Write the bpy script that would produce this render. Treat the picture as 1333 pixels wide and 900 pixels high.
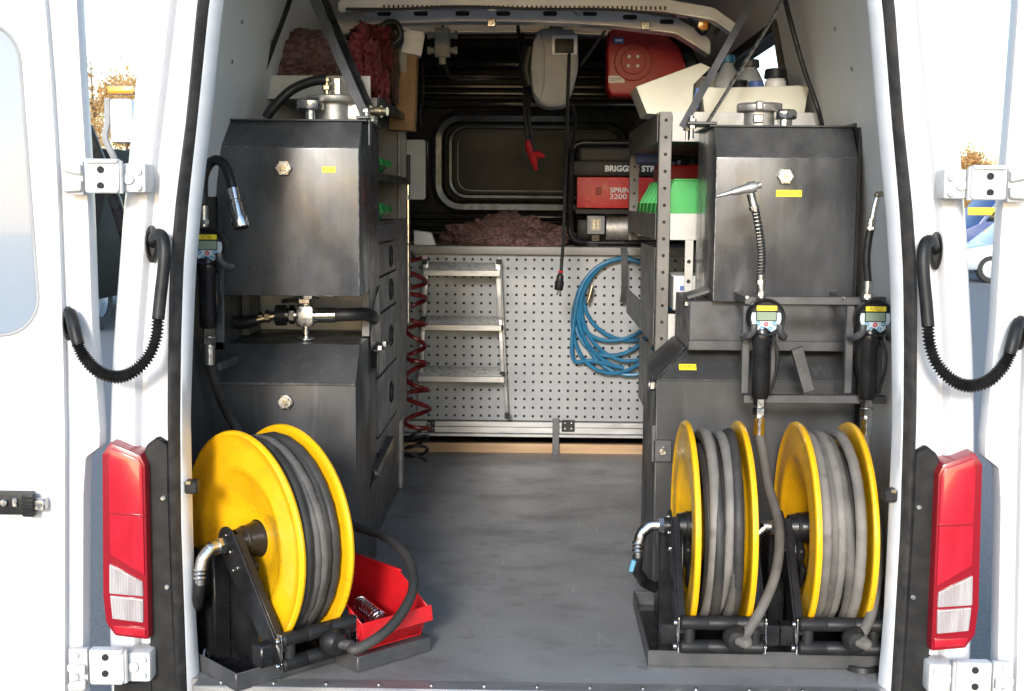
import bpy, bmesh, math, random
from mathutils import Vector, Matrix, Euler, noise
random.seed(7)
R = math.radians
for o in list(bpy.data.objects): bpy.data.objects.remove(o)
scene = bpy.context.scene
COL = scene.collection

# ------------------------------------------------------------------ camera
FPX, CAMD, CAMH = 1620.0, 2.73, 1.096          # focal length in photo pixels, metres behind the van, height above van floor
def cam_axes(vx=697, vy=263, rho=0.45):
    p = math.atan((450 - vy) / FPX)
    yaw = math.atan((vx - 666.5) / math.hypot(FPX, 450 - vy))
    fw = Vector((-math.sin(yaw) * math.cos(p), math.cos(yaw) * math.cos(p), -math.sin(p)))
    r = Vector((math.cos(yaw), math.sin(yaw), 0)); u = r.cross(fw); a = R(rho)
    return fw, r * math.cos(a) + u * math.sin(a), u * math.cos(a) - r * math.sin(a)
FW, RT, UP = cam_axes()
CP = Vector((-0.012, -CAMD, CAMH))
cd = bpy.data.cameras.new('camera'); cam = bpy.data.objects.new('camera', cd); COL.objects.link(cam)
cd.sensor_width = 36; cd.lens = FPX / 1333 * 36; cd.clip_start = 0.05; cd.clip_end = 2000
cd.dof.use_dof = True; cd.dof.focus_distance = 3.3; cd.dof.aperture_fstop = 16.0
cam.matrix_world = Matrix(((RT.x, UP.x, -FW.x, CP.x), (RT.y, UP.y, -FW.y, CP.y), (RT.z, UP.z, -FW.z, CP.z), (0, 0, 0, 1)))
scene.camera = cam
def _d(px, py): return FW * FPX + RT * (px - 666.5) + UP * (450 - py)
def U(px, py, Y):                               # pixel -> point on the plane y = Y
    v = _d(px, py); return CP + v * ((Y - CP.y) / v.y)
def G(px, py, Z=0.0):                           # pixel -> point on the plane z = Z
    v = _d(px, py); return CP + v * ((Z - CP.z) / v.z)

# ------------------------------------------------------------------ light
SUN_EL, SUN_AZ = R(19), R(8)                     # low sun behind the photographer, a little to the left
w = bpy.data.worlds.new('World'); scene.world = w; w.use_nodes = True
nt = w.node_tree; bg = nt.nodes['Background']
sky = nt.nodes.new('ShaderNodeTexSky'); sky.sky_type = 'NISHITA'; sky.sun_disc = False
sky.sun_elevation = SUN_EL; sky.sun_rotation = math.pi + SUN_AZ; sky.dust_density = 0.5; sky.air_density = 1.0; sky.ozone_density = 1.0
nt.links.new(sky.outputs[0], bg.inputs[0]); bg.inputs[1].default_value = 0.15
sd = bpy.data.lights.new('sun', 'SUN'); so = bpy.data.objects.new('sun', sd); COL.objects.link(so)
sd.energy = 1.5; sd.angle = R(10); sd.color = (1.0, 0.97, 0.93)
so.rotation_euler = Vector((math.sin(SUN_AZ) * math.cos(SUN_EL), math.cos(SUN_AZ) * math.cos(SUN_EL), -math.sin(SUN_EL))).to_track_quat('-Z', 'Y').to_euler()
so.location = (0, -8, 6)
vs = scene.view_settings
vs.view_transform = 'Standard'; vs.look = 'None'; vs.gamma = 1; vs.use_curve_mapping = False; vs.exposure = 1.42
scene.cycles.max_bounces = 8; scene.cycles.diffuse_bounces = 5; scene.cycles.glossy_bounces = 4

# ------------------------------------------------------------------ materials
MATS = {}
def M(name, col, rough=.5, metal=0., col2=None, ns=18, lo=.35, hi=.65, bump=0., bs=80, rvar=0., stretch=(1, 1, 1), coat=0., det=4, spec=.5, trans=0., noisy=True, chips=()):
    m = bpy.data.materials.new(name); m.use_nodes = True; MATS[name] = m
    n = m.node_tree.nodes; L = m.node_tree.links; b = n['Principled BSDF']
    b.inputs['Base Color'].default_value = (*col, 1); b.inputs['Roughness'].default_value = rough
    b.inputs['Metallic'].default_value = metal; b.inputs['Coat Weight'].default_value = coat
    b.inputs['Specular IOR Level'].default_value = spec; b.inputs['Transmission Weight'].default_value = trans
    src = None
    if col2 or rvar or bump or chips:
        tc = n.new('ShaderNodeTexCoord'); mp = n.new('ShaderNodeMapping'); mp.inputs['Scale'].default_value = stretch
        L.new(tc.outputs['Object'], mp.inputs[0])
        t = n.new('ShaderNodeTexNoise'); t.inputs['Scale'].default_value = ns; t.inputs['Detail'].default_value = det
        L.new(mp.outputs[0], t.inputs['Vector'])
        mr = n.new('ShaderNodeMapRange'); mr.inputs[1].default_value = lo; mr.inputs[2].default_value = hi
        L.new(t.outputs['Fac'], mr.inputs[0])
        if col2:
            mx = n.new('ShaderNodeMix'); mx.data_type = 'RGBA'
            mx.inputs[6].default_value = (*col, 1); mx.inputs[7].default_value = (*col2, 1)
            L.new(mr.outputs[0], mx.inputs[0]); L.new(mx.outputs[2], b.inputs['Base Color']); src = mx.outputs[2]
        for cc, cs, clo, chi, amt, cst in chips:          # wear: chips, scratches, drips and dust with shapes of their own
            mp2 = n.new('ShaderNodeMapping'); mp2.inputs['Scale'].default_value = cst; L.new(tc.outputs['Object'], mp2.inputs[0])
            tn = n.new('ShaderNodeTexNoise'); tn.inputs['Scale'].default_value = cs; tn.inputs['Detail'].default_value = 8; tn.inputs['Roughness'].default_value = .65
            L.new(mp2.outputs[0], tn.inputs['Vector']); r2 = n.new('ShaderNodeMapRange'); r2.inputs[1].default_value = clo; r2.inputs[2].default_value = chi; r2.inputs[4].default_value = amt
            L.new(tn.outputs['Fac'], r2.inputs[0]); mx = n.new('ShaderNodeMix'); mx.data_type = 'RGBA'; mx.inputs[6].default_value = (*col, 1); mx.inputs[7].default_value = (*cc, 1)
            if src is not None: L.new(src, mx.inputs[6])
            L.new(r2.outputs[0], mx.inputs[0]); src = mx.outputs[2]; L.new(src, b.inputs['Base Color'])
        if rvar:
            m2 = n.new('ShaderNodeMapRange'); m2.inputs[1].default_value = lo; m2.inputs[2].default_value = hi
            m2.inputs[3].default_value = max(.03, rough - rvar); m2.inputs[4].default_value = min(1, rough + rvar)
            t2 = n.new('ShaderNodeTexNoise'); t2.inputs['Scale'].default_value = ns * 1.7; t2.inputs['Detail'].default_value = det
            L.new(mp.outputs[0], t2.inputs['Vector']); L.new(t2.outputs['Fac'], m2.inputs[0]); L.new(m2.outputs[0], b.inputs['Roughness'])
        if bump:
            t3 = n.new('ShaderNodeTexNoise'); t3.inputs['Scale'].default_value = bs; t3.inputs['Detail'].default_value = 3
            L.new(mp.outputs[0], t3.inputs['Vector'])
            bp = n.new('ShaderNodeBump'); bp.inputs['Strength'].default_value = bump; bp.inputs['Distance'].default_value = .01
            L.new(t3.outputs['Fac'], bp.inputs['Height']); L.new(bp.outputs[0], b.inputs['Normal'])
    return name
M('white_paint', (.6, .6, .615), .3, coat=.4, col2=(.57, .57, .59), ns=5, chips=(((.5, .48, .45), 3.5, .6, .85, .4, (1, 1, .5)), ((.42, .4, .38), 70, .71, .75, .5, (1, 1, 1))))
M('hinge_white', (.6, .6, .6), .42, col2=(.5, .5, .49), ns=40)
M('grey_wall', (.66, .66, .655), .55, col2=(.6, .6, .595), ns=4, bump=.04, bs=300)
M('pillar_grey', (.66, .68, .71), .35, coat=.3, col2=(.58, .6, .63), ns=14)
M('seal_rubber', (.022, .021, .021), .6, spec=.3, col2=(.045, .042, .04), ns=30, bump=.1, bs=200)
M('black_plastic', (.009, .009, .010), .45, spec=.3, col2=(.018, .018, .018), ns=30, bump=.05, bs=400)
M('black_paint', (.006, .006, .007), .32, spec=.35, coat=.08, rvar=.1, ns=12, col2=(.016, .016, .017))
M('partition_black', (.009, .009, .010), .3, rvar=.03, ns=4, col2=(.012, .012, .012), spec=.06)
M('rib_black', (.012, .012, .013), .2, rvar=.06, ns=20, col2=(.02, .02, .02), spec=.35)
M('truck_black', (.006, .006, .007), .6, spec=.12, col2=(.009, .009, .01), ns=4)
M('red_cloth', (.13, .008, .012), .8, col2=(.06, .006, .008), ns=14, bump=.3, bs=60)
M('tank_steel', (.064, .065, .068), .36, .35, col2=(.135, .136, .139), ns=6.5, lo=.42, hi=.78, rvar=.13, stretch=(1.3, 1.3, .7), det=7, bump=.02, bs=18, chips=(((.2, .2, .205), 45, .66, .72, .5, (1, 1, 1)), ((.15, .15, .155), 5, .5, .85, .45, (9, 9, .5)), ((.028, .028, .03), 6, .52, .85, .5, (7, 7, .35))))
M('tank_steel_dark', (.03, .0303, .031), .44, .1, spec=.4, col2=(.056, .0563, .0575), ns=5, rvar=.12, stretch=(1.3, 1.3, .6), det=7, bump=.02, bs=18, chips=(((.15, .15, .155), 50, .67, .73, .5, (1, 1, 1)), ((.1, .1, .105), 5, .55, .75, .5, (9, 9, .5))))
M('frame_steel', (.058, .06, .064), .4, .3, col2=(.09, .09, .095), ns=14, rvar=.1, det=6, chips=(((.2, .19, .18), 60, .66, .71, .6, (1, 1, 1)),))
M('yellow_paint', (.85, .47, .008), .28, coat=.4, col2=(.8, .41, .006), ns=7, rvar=.12, det=6, chips=(((.14, .08, .03), 60, .645, .69, .8, (1, 1, 1)), ((.45, .24, .02), 7, .52, .75, .55, (1, 1, 2)), ((.2, .12, .03), 24, .66, .78, .6, (1, 3, 1))))
M('hose_rubber', (.02, .0195, .019), .7, col2=(.055, .05, .046), ns=9, lo=.42, hi=.75, bump=.15, bs=120, det=6, rvar=.1)
M('hose_rubber_mid', (.07, .066, .061), .74, col2=(.14, .128, .115), ns=11, lo=.4, hi=.75, bump=.15, bs=120, det=7, chips=(((.24, .22, .2), 30, .62, .72, .6, (1, 1, 1)), ((.02, .02, .02), 14, .6, .7, .6, (1, 1, 1))))
M('hose_rubber_grey', (.12, .112, .102), .76, col2=(.22, .2, .18), ns=11, lo=.35, hi=.75, bump=.15, bs=120, det=7, chips=(((.04, .038, .036), 12, .58, .7, .7, (1, 1, 1)),))
M('hose_black', (.009, .009, .010), .42, spec=.35, col2=(.02, .02, .02), ns=20, rvar=.1)
M('zinc', (.66, .65, .63), .28, 1., col2=(.46, .45, .43), ns=45, rvar=.12)
M('chrome', (.78, .77, .75), .16, 1., rvar=.08, ns=40, col2=(.6, .59, .57))
M('brass', (.58, .5, .36), .3, 1., col2=(.42, .35, .24), ns=50)
M('cast_alu', (.52, .51, .49), .45, .8, col2=(.36, .35, .34), ns=35, bump=.1, bs=200)
M('aluminium', (.42, .42, .425), .4, .7, col2=(.32, .32, .32), ns=30, stretch=(.2, 1, 1), rvar=.1)
M('tread_alu', (.66, .65, .63), .6, 0., col2=(.34, .29, .22), ns=60, lo=.5, hi=.68)
M('panel_grey', (.275, .285, .295), .48, .15, col2=(.235, .245, .255), ns=6, rvar=.08)
M('bench_top', (.3, .29, .265), .5, col2=(.22, .21, .19), ns=14, stretch=(.3, 1, 1))
M('shelf_grey', (.15, .142, .134), .45, .2, col2=(.105, .1, .094), ns=9, rvar=.08)
M('shelf_beige', (.5, .485, .45), .5, col2=(.42, .405, .37), ns=14)
M('drawer_grey', (.115, .118, .124), .42, .2, col2=(.085, .087, .092), ns=8, rvar=.08, chips=(((.2, .2, .2), 50, .67, .72, .5, (1, 1, 1)),))
M('void_shade', (.012, .012, .012), .8)  # flat near black that paints the shade inside holes and hollows
M('red_plastic', (.6, .012, .018), .38, col2=(.5, .01, .015), ns=14, chips=(((.3, .1, .09), 50, .66, .72, .5, (1, 1, 1)), ((.28, .02, .02), 8, .55, .8, .6, (1, 1, 1))))
M('red_case', (.36, .006, .012), .4, col2=(.28, .005, .01), ns=9)
M('red_panel', (.68, .02, .025), .4, col2=(.72, .1, .07), ns=28, lo=.55, hi=.7)
M('green_plastic', (.02, .33, .06), .42, col2=(.016, .27, .05), ns=12)
M('blue_hose', (.010, .10, .2), .42, col2=(.014, .13, .25), ns=25)
M('coil_red', (.19, .012, .012), .3, col2=(.1, .008, .008), ns=40)
M('felt', (.075, .03, .03), .95, col2=(.22, .13, .125), ns=70, lo=.35, hi=.7, bump=1.0, bs=160, det=8)
M('felt_red', (.2, .02, .03), .95, col2=(.3, .11, .11), ns=60, lo=.4, hi=.75, bump=.9, bs=150, det=8)
M('cardboard', (.3, .17, .08), .8, col2=(.22, .12, .055), ns=14)
M('brown_cloth', (.06, .03, .02), .85, col2=(.1, .055, .035), ns=30, bump=.4, bs=200)
M('white_plastic', (.7, .69, .66), .45, col2=(.6, .59, .56), ns=20)
M('cream_plastic', (.52, .5, .4), .45, col2=(.45, .42, .33), ns=9, lo=.4, hi=.7)
M('grey_plastic', (.33, .335, .34), .5, col2=(.27, .275, .28), ns=12, bump=.06, bs=300)
M('junction_plastic', (.42, .42, .34), .5, col2=(.35, .35, .28), ns=30)
M('sticker', (.85, .66, .03), .45, col2=(.78, .6, .03), ns=60)
M('print_olive', (.36, .26, .02), .6, noisy=False)
M('print_white', (.85, .85, .85), .5)
M('print_blue', (.05, .1, .3), .5)
M('print_red', (.6, .04, .05), .5)
M('lcd', (.2, .26, .19), .2, coat=.6, col2=(.23, .29, .21), ns=12)
M('meter_face', (.52, .6, .66), .35, col2=(.46, .54, .6), ns=40)
M('button_blue', (.1, .28, .42), .4)
M('button_red', (.5, .05, .06), .4)
M('tank_edge', (.3, .3, .31), .35, .7, col2=(.12, .12, .125), ns=60, lo=.4, hi=.6)
M('lens_red', (.46, .014, .03), .2, coat=.4, col2=(.38, .008, .018), ns=30, stretch=(1, 1, .3))
M('lens_red_dark', (.24, .004, .012), .25, coat=.3)
M('lens_clear', (.42, .39, .39), .2, coat=1, col2=(.34, .3, .3), ns=60, lo=.4, hi=.6, stretch=(1, 1, .1))
M('lens_amber', (.8, .3, .03), .15, coat=1)
M('pane_blue_grey', (.22, .27, .33), .18, coat=.4, col2=(.21, .26, .32), ns=2)  # opaque blue grey for the door window panes
M('wood', (.46, .3, .17), .65, col2=(.34, .21, .11), ns=12, stretch=(.2, 2, 2))
M('floor_mat', (.265, .263, .262), .5, col2=(.19, .188, .186), ns=3.0, lo=.35, hi=.75, rvar=.1, det=9, bump=.12, bs=260, chips=(((.1, .094, .087), 3.4, .5, .7, .6, (1, 1.5, 1)), ((.1, .088, .074), 9, .57, .7, .6, (1, 1.3, 1)), ((.36, .365, .37), 14, .6, .75, .5, (1, .3, 1)), ((.34, .34, .34), 40, .64, .7, .45, (.15, 1, 1)), ((.42, .42, .42), 9, .655, .675, .6, (9, .5, 1)), ((.06, .057, .053), 11, .66, .68, .6, (.7, 9, 1)), ((.05, .047, .043), 26, .66, .69, .75, (1, 1, 1)), ((.45, .44, .43), 70, .66, .69, .6, (1, 1, 1)), ((.05, .048, .045), 60, .68, .73, .6, (1, 1, 1)), ((.26, .265, .27), 120, .62, .7, .4, (1, 1, 1))))
M('asphalt', (.13, .133, .138), .85, col2=(.19, .193, .198), ns=60, bump=.4, bs=200, det=8)
M('leaf_gold', (.6, .37, .15), .7, col2=(.68, .46, .2), ns=.9)
M('bark', (.12, .08, .055), .9, col2=(.07, .05, .035), ns=9)
M('car_blue', (.015, .05, .19), .4, coat=.15, col2=(.012, .045, .17), ns=3)
M('car_yellow', (.75, .55, .03), .4, col2=(.7, .5, .03), ns=5)
M('car_silver', (.5, .54, .58), .3, .4, coat=.5, col2=(.46, .5, .54), ns=3)
M('dark_glass', (.012, .014, .016), .06, coat=.5)
M('tyre', (.02, .02, .02), .8, col2=(.03, .03, .03), ns=30)
m = MATS['leaf_gold']; n = m.node_tree.nodes; _b = n['Principled BSDF']; _tr = n.new('ShaderNodeBsdfTranslucent'); _tr.inputs[0].default_value = (.75, .5, .2, 1); _mx = n.new('ShaderNodeMixShader'); _mx.inputs[0].default_value = .5
m.node_tree.links.new(_b.outputs[0], _mx.inputs[1]); m.node_tree.links.new(_tr.outputs[0], _mx.inputs[2]); m.node_tree.links.new(_mx.outputs[0], n['Material Output'].inputs[0])
m = bpy.data.materials.new('clear_pane'); m.use_nodes = True; MATS['clear_pane'] = m
n = m.node_tree.nodes; n.remove(n['Principled BSDF'])
_t = n.new('ShaderNodeBsdfTransparent'); _t.inputs[0].default_value = (.9, .93, .92, 1); _g = n.new('ShaderNodeBsdfGlossy'); _g.inputs['Roughness'].default_value = .03
_x = n.new('ShaderNodeMixShader'); _x.inputs[0].default_value = .08
m.node_tree.links.new(_t.outputs[0], _x.inputs[1]); m.node_tree.links.new(_g.outputs[0], _x.inputs[2])
m.node_tree.links.new(_x.outputs[0], n['Material Output'].inputs[0])

# ------------------------------------------------------------------ mesh helpers
def spline(pts, k=8, closed=False):
    P = [Vector(p) for p in pts]; out = []; n_ = len(P)
    for i in range(n_ if closed else n_ - 1):
        a, b, c, d = (P[(i - 1) % n_], P[i], P[(i + 1) % n_], P[(i + 2) % n_]) if closed else (P[max(i - 1, 0)], P[i], P[i + 1], P[min(i + 2, n_ - 1)])
        for j in range(k):
            t = j / k
            out.append(.5 * ((2 * b) + (c - a) * t + (2 * a - 5 * b + 4 * c - d) * t * t + (3 * b - a - 3 * c + d) * t ** 3))
    if not closed: out.append(P[-1])
    return out
class MB:
    def __init__(s): s.bm = bmesh.new()
    def _merge(s, b2, mat=None):
        if mat is not None: b2.transform(mat)
        me = bpy.data.meshes.new('tmp'); b2.to_mesh(me); b2.free(); s.bm.from_mesh(me); bpy.data.meshes.remove(me)
        return s
    def raw(s, v, f, mat=None):
        b2 = bmesh.new(); vs_ = [b2.verts.new(p) for p in v]; b2.verts.ensure_lookup_table()
        for q in f:
            try: b2.faces.new([vs_[i] for i in q])
            except ValueError: pass
        return s._merge(b2, mat)
    def box(s, c, d, rot=(0, 0, 0), bev=0.002, seg=1, mat=None):
        b2 = bmesh.new(); bmesh.ops.create_cube(b2, size=1); b2.transform(Matrix.Diagonal((*d, 1)))
        bv = min(bev, min(d) * .45)
        if bv > 0: bmesh.ops.bevel(b2, geom=b2.edges[:], offset=bv, segments=seg, affect='EDGES', profile=.6)
        m_ = Matrix.Translation(c) @ Euler(rot).to_matrix().to_4x4()
        return s._merge(b2, (mat @ m_) if mat is not None else m_)
    def box2(s, a, b, bev=.002, seg=1):
        a, b = Vector(a), Vector(b); return s.box((a + b) / 2, [abs(x) for x in (b - a)], bev=bev, seg=seg)
    def prism(s, poly, d0, d1, plane='xz', bev=0., seg=1, mat=None):
        f = {'xz': lambda p, d: (p[0], d, p[1]), 'yz': lambda p, d: (d, p[0], p[1]), 'xy': lambda p, d: (p[0], p[1], d)}[plane]
        n_ = len(poly); b2 = bmesh.new()
        A = [b2.verts.new(f(p, d0)) for p in poly]; B = [b2.verts.new(f(p, d1)) for p in poly]
        b2.faces.new(A); b2.faces.new(B[::-1])
        for i in range(n_): b2.faces.new((A[i], B[i], B[(i + 1) % n_], A[(i + 1) % n_]))
        bmesh.ops.recalc_face_normals(b2, faces=b2.faces[:])
        if bev: bmesh.ops.bevel(b2, geom=b2.edges[:], offset=bev, segments=seg, affect='EDGES', profile=.6)
        return s._merge(b2, mat)
    def tube(s, pts, r, seg=10, closed=False, caps=True, mat=None):
        P = [Vector(p) for p in pts]; n_ = len(P); rr = r if isinstance(r, (list, tuple)) else [r] * n_
        T = [((P[(i + 1) % n_] - P[i - 1]) if closed else (P[min(i + 1, n_ - 1)] - P[max(i - 1, 0)])).normalized() for i in range(n_)]
        nrm = T[0].orthogonal().normalized(); v = []; f = []
        for i in range(n_):
            if i: nrm = (nrm - T[i] * nrm.dot(T[i])).normalized()
            bn = T[i].cross(nrm)
            for k in range(seg):
                a = 2 * math.pi * k / seg; v.append(P[i] + (nrm * math.cos(a) + bn * math.sin(a)) * rr[i])
        for i in range(n_ if closed else n_ - 1):
            j = (i + 1) % n_
            for k in range(seg):
                l = (k + 1) % seg; f.append((i * seg + k, i * seg + l, j * seg + l, j * seg + k))
        if caps and not closed: f.append(tuple(range(seg))[::-1]); f.append(tuple((n_ - 1) * seg + k for k in range(seg)))
        return s.raw(v, f, mat)
    def cyl(s, a, b, r, r2=None, seg=16, mat=None): return s.tube([a, b], [r, r if r2 is None else r2], seg, mat=mat)
    def lathe(s, prof, seg=32, mat=None, closed=False):            # profile of (r, h) round local z
        v = []; f = []; n_ = len(prof)
        for r_, h in prof:
            for k in range(seg):
                a = 2 * math.pi * k / seg; v.append((r_ * math.cos(a), r_ * math.sin(a), h))
        for i in range(n_ if closed else n_ - 1):
            j = (i + 1) % n_
            for k in range(seg): l = (k + 1) % seg; f.append((i * seg + k, i * seg + l, j * seg + l, j * seg + k))
        return s.raw(v, f, mat)
    def disc(s, c, r, h, axis='y', seg=24, bev=.002):              # short cylinder with a softened rim
        pr = [(.0001, 0), (r - bev, 0), (r, bev), (r, h - bev), (r - bev, h), (.0001, h)]
        rot = {'y': Euler((R(90), 0, 0)), 'x': Euler((0, R(-90), 0)), 'z': Euler((0, 0, 0)), 'X': Euler((0, R(90), 0))}[axis]
        return s.lathe(pr, seg, Matrix.Translation(c) @ rot.to_matrix().to_4x4())
    def torus(s, c, R0, r, mat3=None, seg=28, ms=8):
        b = [(R0 * math.cos(2 * math.pi * i / seg), R0 * math.sin(2 * math.pi * i / seg), 0) for i in range(seg)]
        m_ = Matrix.Translation(c) @ (mat3.to_4x4() if mat3 else Matrix())
        return s.tube(b, r, ms, closed=True, mat=m_)
    def blob(s, c, d, seed=0, amp=.15, fr=3., floor=None, sub=4, fold=0.):
        b2 = bmesh.new(); bmesh.ops.create_icosphere(b2, subdivisions=sub, radius=1)
        for v in b2.verts:
            p = v.co.copy(); k = 1 + amp * noise.noise(p * fr * .5 + Vector((seed * 3.1, seed, 0))) * 2 + amp * .35 * noise.noise(p * fr * 2 + Vector((seed, 9, 3)))
            q = Vector((math.copysign(abs(p.x) ** .7, p.x) * d[0], math.copysign(abs(p.y) ** .7, p.y) * d[1], math.copysign(abs(p.z) ** .8, p.z) * d[2])) * k
            if fold: q *= 1 + fold * (.5 - abs(noise.noise(p * fr * 1.3 + Vector((seed, seed * 2, 5)))) * 2.2)
            q += Vector(c)
            if floor is not None and q.z < floor: q.z = floor
            v.co = q
        return s._merge(b2)
    def build(s, name, mat, parent=None, ang=38, label=None):
        bm = s.bm; bmesh.ops.remove_doubles(bm, verts=bm.verts[:], dist=1e-6); bmesh.ops.recalc_face_normals(bm, faces=bm.faces[:])
        me = bpy.data.meshes.new(name); bm.to_mesh(me); bm.free()
        for p in me.polygons: p.use_smooth = True
        me.set_sharp_from_angle(angle=R(ang))
        me.materials.append(MATS[mat]); o = bpy.data.objects.new(name, me); COL.objects.link(o)
        if parent is not None: adopt(o, parent)
        if label: o['label'] = label
        return o
LOCAL = set()                                   # empties whose parts are modelled in their own coordinates
def adopt(o, parent):
    o.parent = parent
    if parent.type == 'EMPTY' and parent.name not in LOCAL: o.matrix_parent_inverse = parent.matrix_basis.inverted()
def tag(o, label, cat, group=None):
    o['label'] = label; o['category'] = cat
    if group: o['group'] = group
    return o
def thing(name, label, cat, loc=(0, 0, 0), rz=0, group=None, local=False):
    o = bpy.data.objects.new(name, None); COL.objects.link(o); o.location = loc; o.rotation_euler = (0, 0, rz); o.empty_display_size = .05
    if local: LOCAL.add(o.name)
    return tag(o, label, cat, group)
def struct(o): o['kind'] = 'structure'; return o
def text(s, size, mat, parent, pos, rot=(R(90), 0, 0), bold=0., ext=.0004, align='LEFT', sx=1.):
    cu = bpy.data.curves.new('lettering', 'FONT'); cu.body = s; cu.size = size; cu.extrude = ext; cu.offset = bold; cu.align_x = align; cu.align_y = 'CENTER'; cu.resolution_u = 3
    t = bpy.data.objects.new('t', cu); COL.objects.link(t); bpy.context.view_layer.update()
    me = bpy.data.meshes.new_from_object(t.evaluated_get(bpy.context.evaluated_depsgraph_get())); bpy.data.objects.remove(t)
    me.transform(Matrix.Translation(pos) @ Euler(rot).to_matrix().to_4x4() @ Matrix.Diagonal((sx, 1, 1, 1)))
    me.materials.clear(); me.materials.append(MATS[mat]); o = bpy.data.objects.new('lettering', me); COL.objects.link(o); adopt(o, parent); return o
def rrect(w_, h, r, k=5):                        # rounded rectangle outline, centred
    o = []
    for cx, cy, a0 in ((w_ / 2 - r, h / 2 - r, 0), (-w_ / 2 + r, h / 2 - r, 90), (-w_ / 2 + r, -h / 2 + r, 180), (w_ / 2 - r, -h / 2 + r, 270)):
        for i in range(k + 1): a = R(a0 + 90 * i / k); o.append((cx + r * math.cos(a), cy + r * math.sin(a)))
    return o

# ------------------------------------------------------------------ ground and far background
GZ = -0.68
b = MB(); b.raw([(-400, -60, GZ), (400, -60, GZ), (400, 900, GZ), (-400, 900, GZ)], [(0, 1, 2, 3)])
struct(b.build('ground', 'asphalt'))
def tree(label, base, h, rad, seed):
    rnd = random.Random(seed); base = Vector(base)
    t = thing('birch_tree', label, 'tree', base, group='golden trees at the edge of the yard')
    b = MB(); top = base + Vector((rnd.uniform(-.3, .3), 0, h * .9))
    b.tube(spline([base, base.lerp(top, .4) + Vector((rnd.uniform(-.3, .3), 0, 0)), top], 5), [.16 * (1 - .85 * i / 10) for i in range(11)], 8)
    tips = []
    for i in range(14):
        k = rnd.uniform(.25, .92); p = base.lerp(top, k); a = rnd.uniform(0, 6.28); l = rad * (1.15 - .7 * k) * rnd.uniform(.6, 1.1)
        q = p + Vector((math.cos(a) * l, math.sin(a) * l, l * rnd.uniform(.3, .8))); tips.append((p, q)); b.tube([p, p.lerp(q, .5) + Vector((0, 0, .1)), q], [.05, .035, .012], 6)
    b.build('trunk', 'bark', t)
    v = []; f = []
    for i in range(5000):
        p, q = rnd.choice(tips); c = p.lerp(q, rnd.uniform(.35, 1.1)) + Vector([rnd.gauss(0, .34) for _ in range(3)])
        s_ = rnd.uniform(.04, .10); a = Vector([rnd.gauss(0, 1) for _ in range(3)]).normalized(); d = a.orthogonal().normalized(); n0 = len(v)
        v += [c - a * s_, c + d * s_ * .6, c + a * s_, c - d * s_ * .6]; f.append((n0, n0 + 1, n0 + 2, n0 + 3))
    MB().raw(v, f).build('crown', 'leaf_gold', t)
for i, (px, h, Y, lab) in enumerate(((128, 8.6, 52, 'tall golden leaved tree seen beside the door window'), (176, 7.4, 50, 'golden tree behind the mirror of the parked truck'), (100, 6.2, 60, 'smaller golden tree half covered by the open van door'),
        (1268, 4.6, 55, 'low golden tree rising behind the blue van'), (1300, 3.9, 58, 'short golden tree beside the low one behind the blue van'), (1246, 3.5, 64, 'small far golden tree over the silver car'))):
    p = U(px, 263, Y); tree(lab, (p.x, Y, GZ), h, h * .3, i + 3)
def wheel(parent, c, r, wd):
    b = MB(); rot = Matrix.Translation(c) @ Euler((0, R(90), 0)).to_matrix().to_4x4()
    b.lathe([(r * .6, -wd / 2), (r * .92, -wd / 2), (r, -wd * .3), (r, wd * .3), (r * .92, wd / 2), (r * .6, wd / 2)], 24, rot); t = b.build('wheel', 'tyre', parent)
    b = MB(); b.lathe([(.001, -wd * .3), (r * .2, -wd * .34), (r * .5, -wd * .2), (r * .6, -wd * .45), (r * .6, wd * .45), (r * .5, wd * .2), (r * .2, wd * .34), (.001, wd * .3)], 20, rot); b.build('rim', 'car_silver', t)
# dark cabbed truck parked behind the van, seen in the gap by the door
t = thing('parked_truck', 'white truck with black windscreen and a tall side mirror parked behind the van', 'truck', (-7.0, 13.6, GZ))
def prof(name, poly, x0, x1, mat, bev=.05): b = MB(); b.prism(poly, x0, x1, 'yz', bev, 2); return b.build(name, mat, t)
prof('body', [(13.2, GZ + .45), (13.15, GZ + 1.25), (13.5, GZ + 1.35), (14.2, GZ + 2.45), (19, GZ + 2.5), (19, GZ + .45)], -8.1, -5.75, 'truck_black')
prof('windscreen', [(13.47, GZ + 1.38), (13.43, GZ + 1.40), (14.13, GZ + 2.42), (14.17, GZ + 2.40)], -8.0, -5.9, 'dark_glass', .005)
prof('bumper', [(13.0, GZ + .3), (13.0, GZ + .75), (13.25, GZ + .8), (13.25, GZ + .3)], -8.1, -5.72, 'black_plastic')
for x in (-7.85, -6.0):
    for y in (13.95, 17.6): wheel(t, (x, y, GZ + .45), .45, .26)
b = MB(); p0 = U(112, 165, 13.3); p1 = U(150, 262, 13.5); p2 = U(168, 320, 13.9)
b.tube([p0, p1, p2], .085, 10); b.build('grab_tube', 'black_paint', t)
b = MB(); m0 = U(156, 158, 13.3); b.box(m0 + Vector((.05, 0, 0)), (.30, .22, .56), bev=.06, seg=2); b.build('mirror_housing', 'white_paint', t)
b = MB(); b.tube(spline([U(140, 128, 13.35), U(140, 160, 13.35), U(137, 180, 13.35), U(148, 205, 13.4), U(155, 230, 13.6)], 5), .045, 8); b.build('mirror_arm', 'grey_plastic', t)
b = MB(); b.box(U(160, 118, 13.3), (.34, .2, .1), bev=.03, seg=2); b.build('beacon_lamp', 'lens_amber', t)
for x in (-7.6, -6.15): b = MB(); b.box((x, 13.12, GZ + .98), (.32, .08, .2), bev=.03, seg=2); b.build('headlight', 'lens_clear', t)
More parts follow.
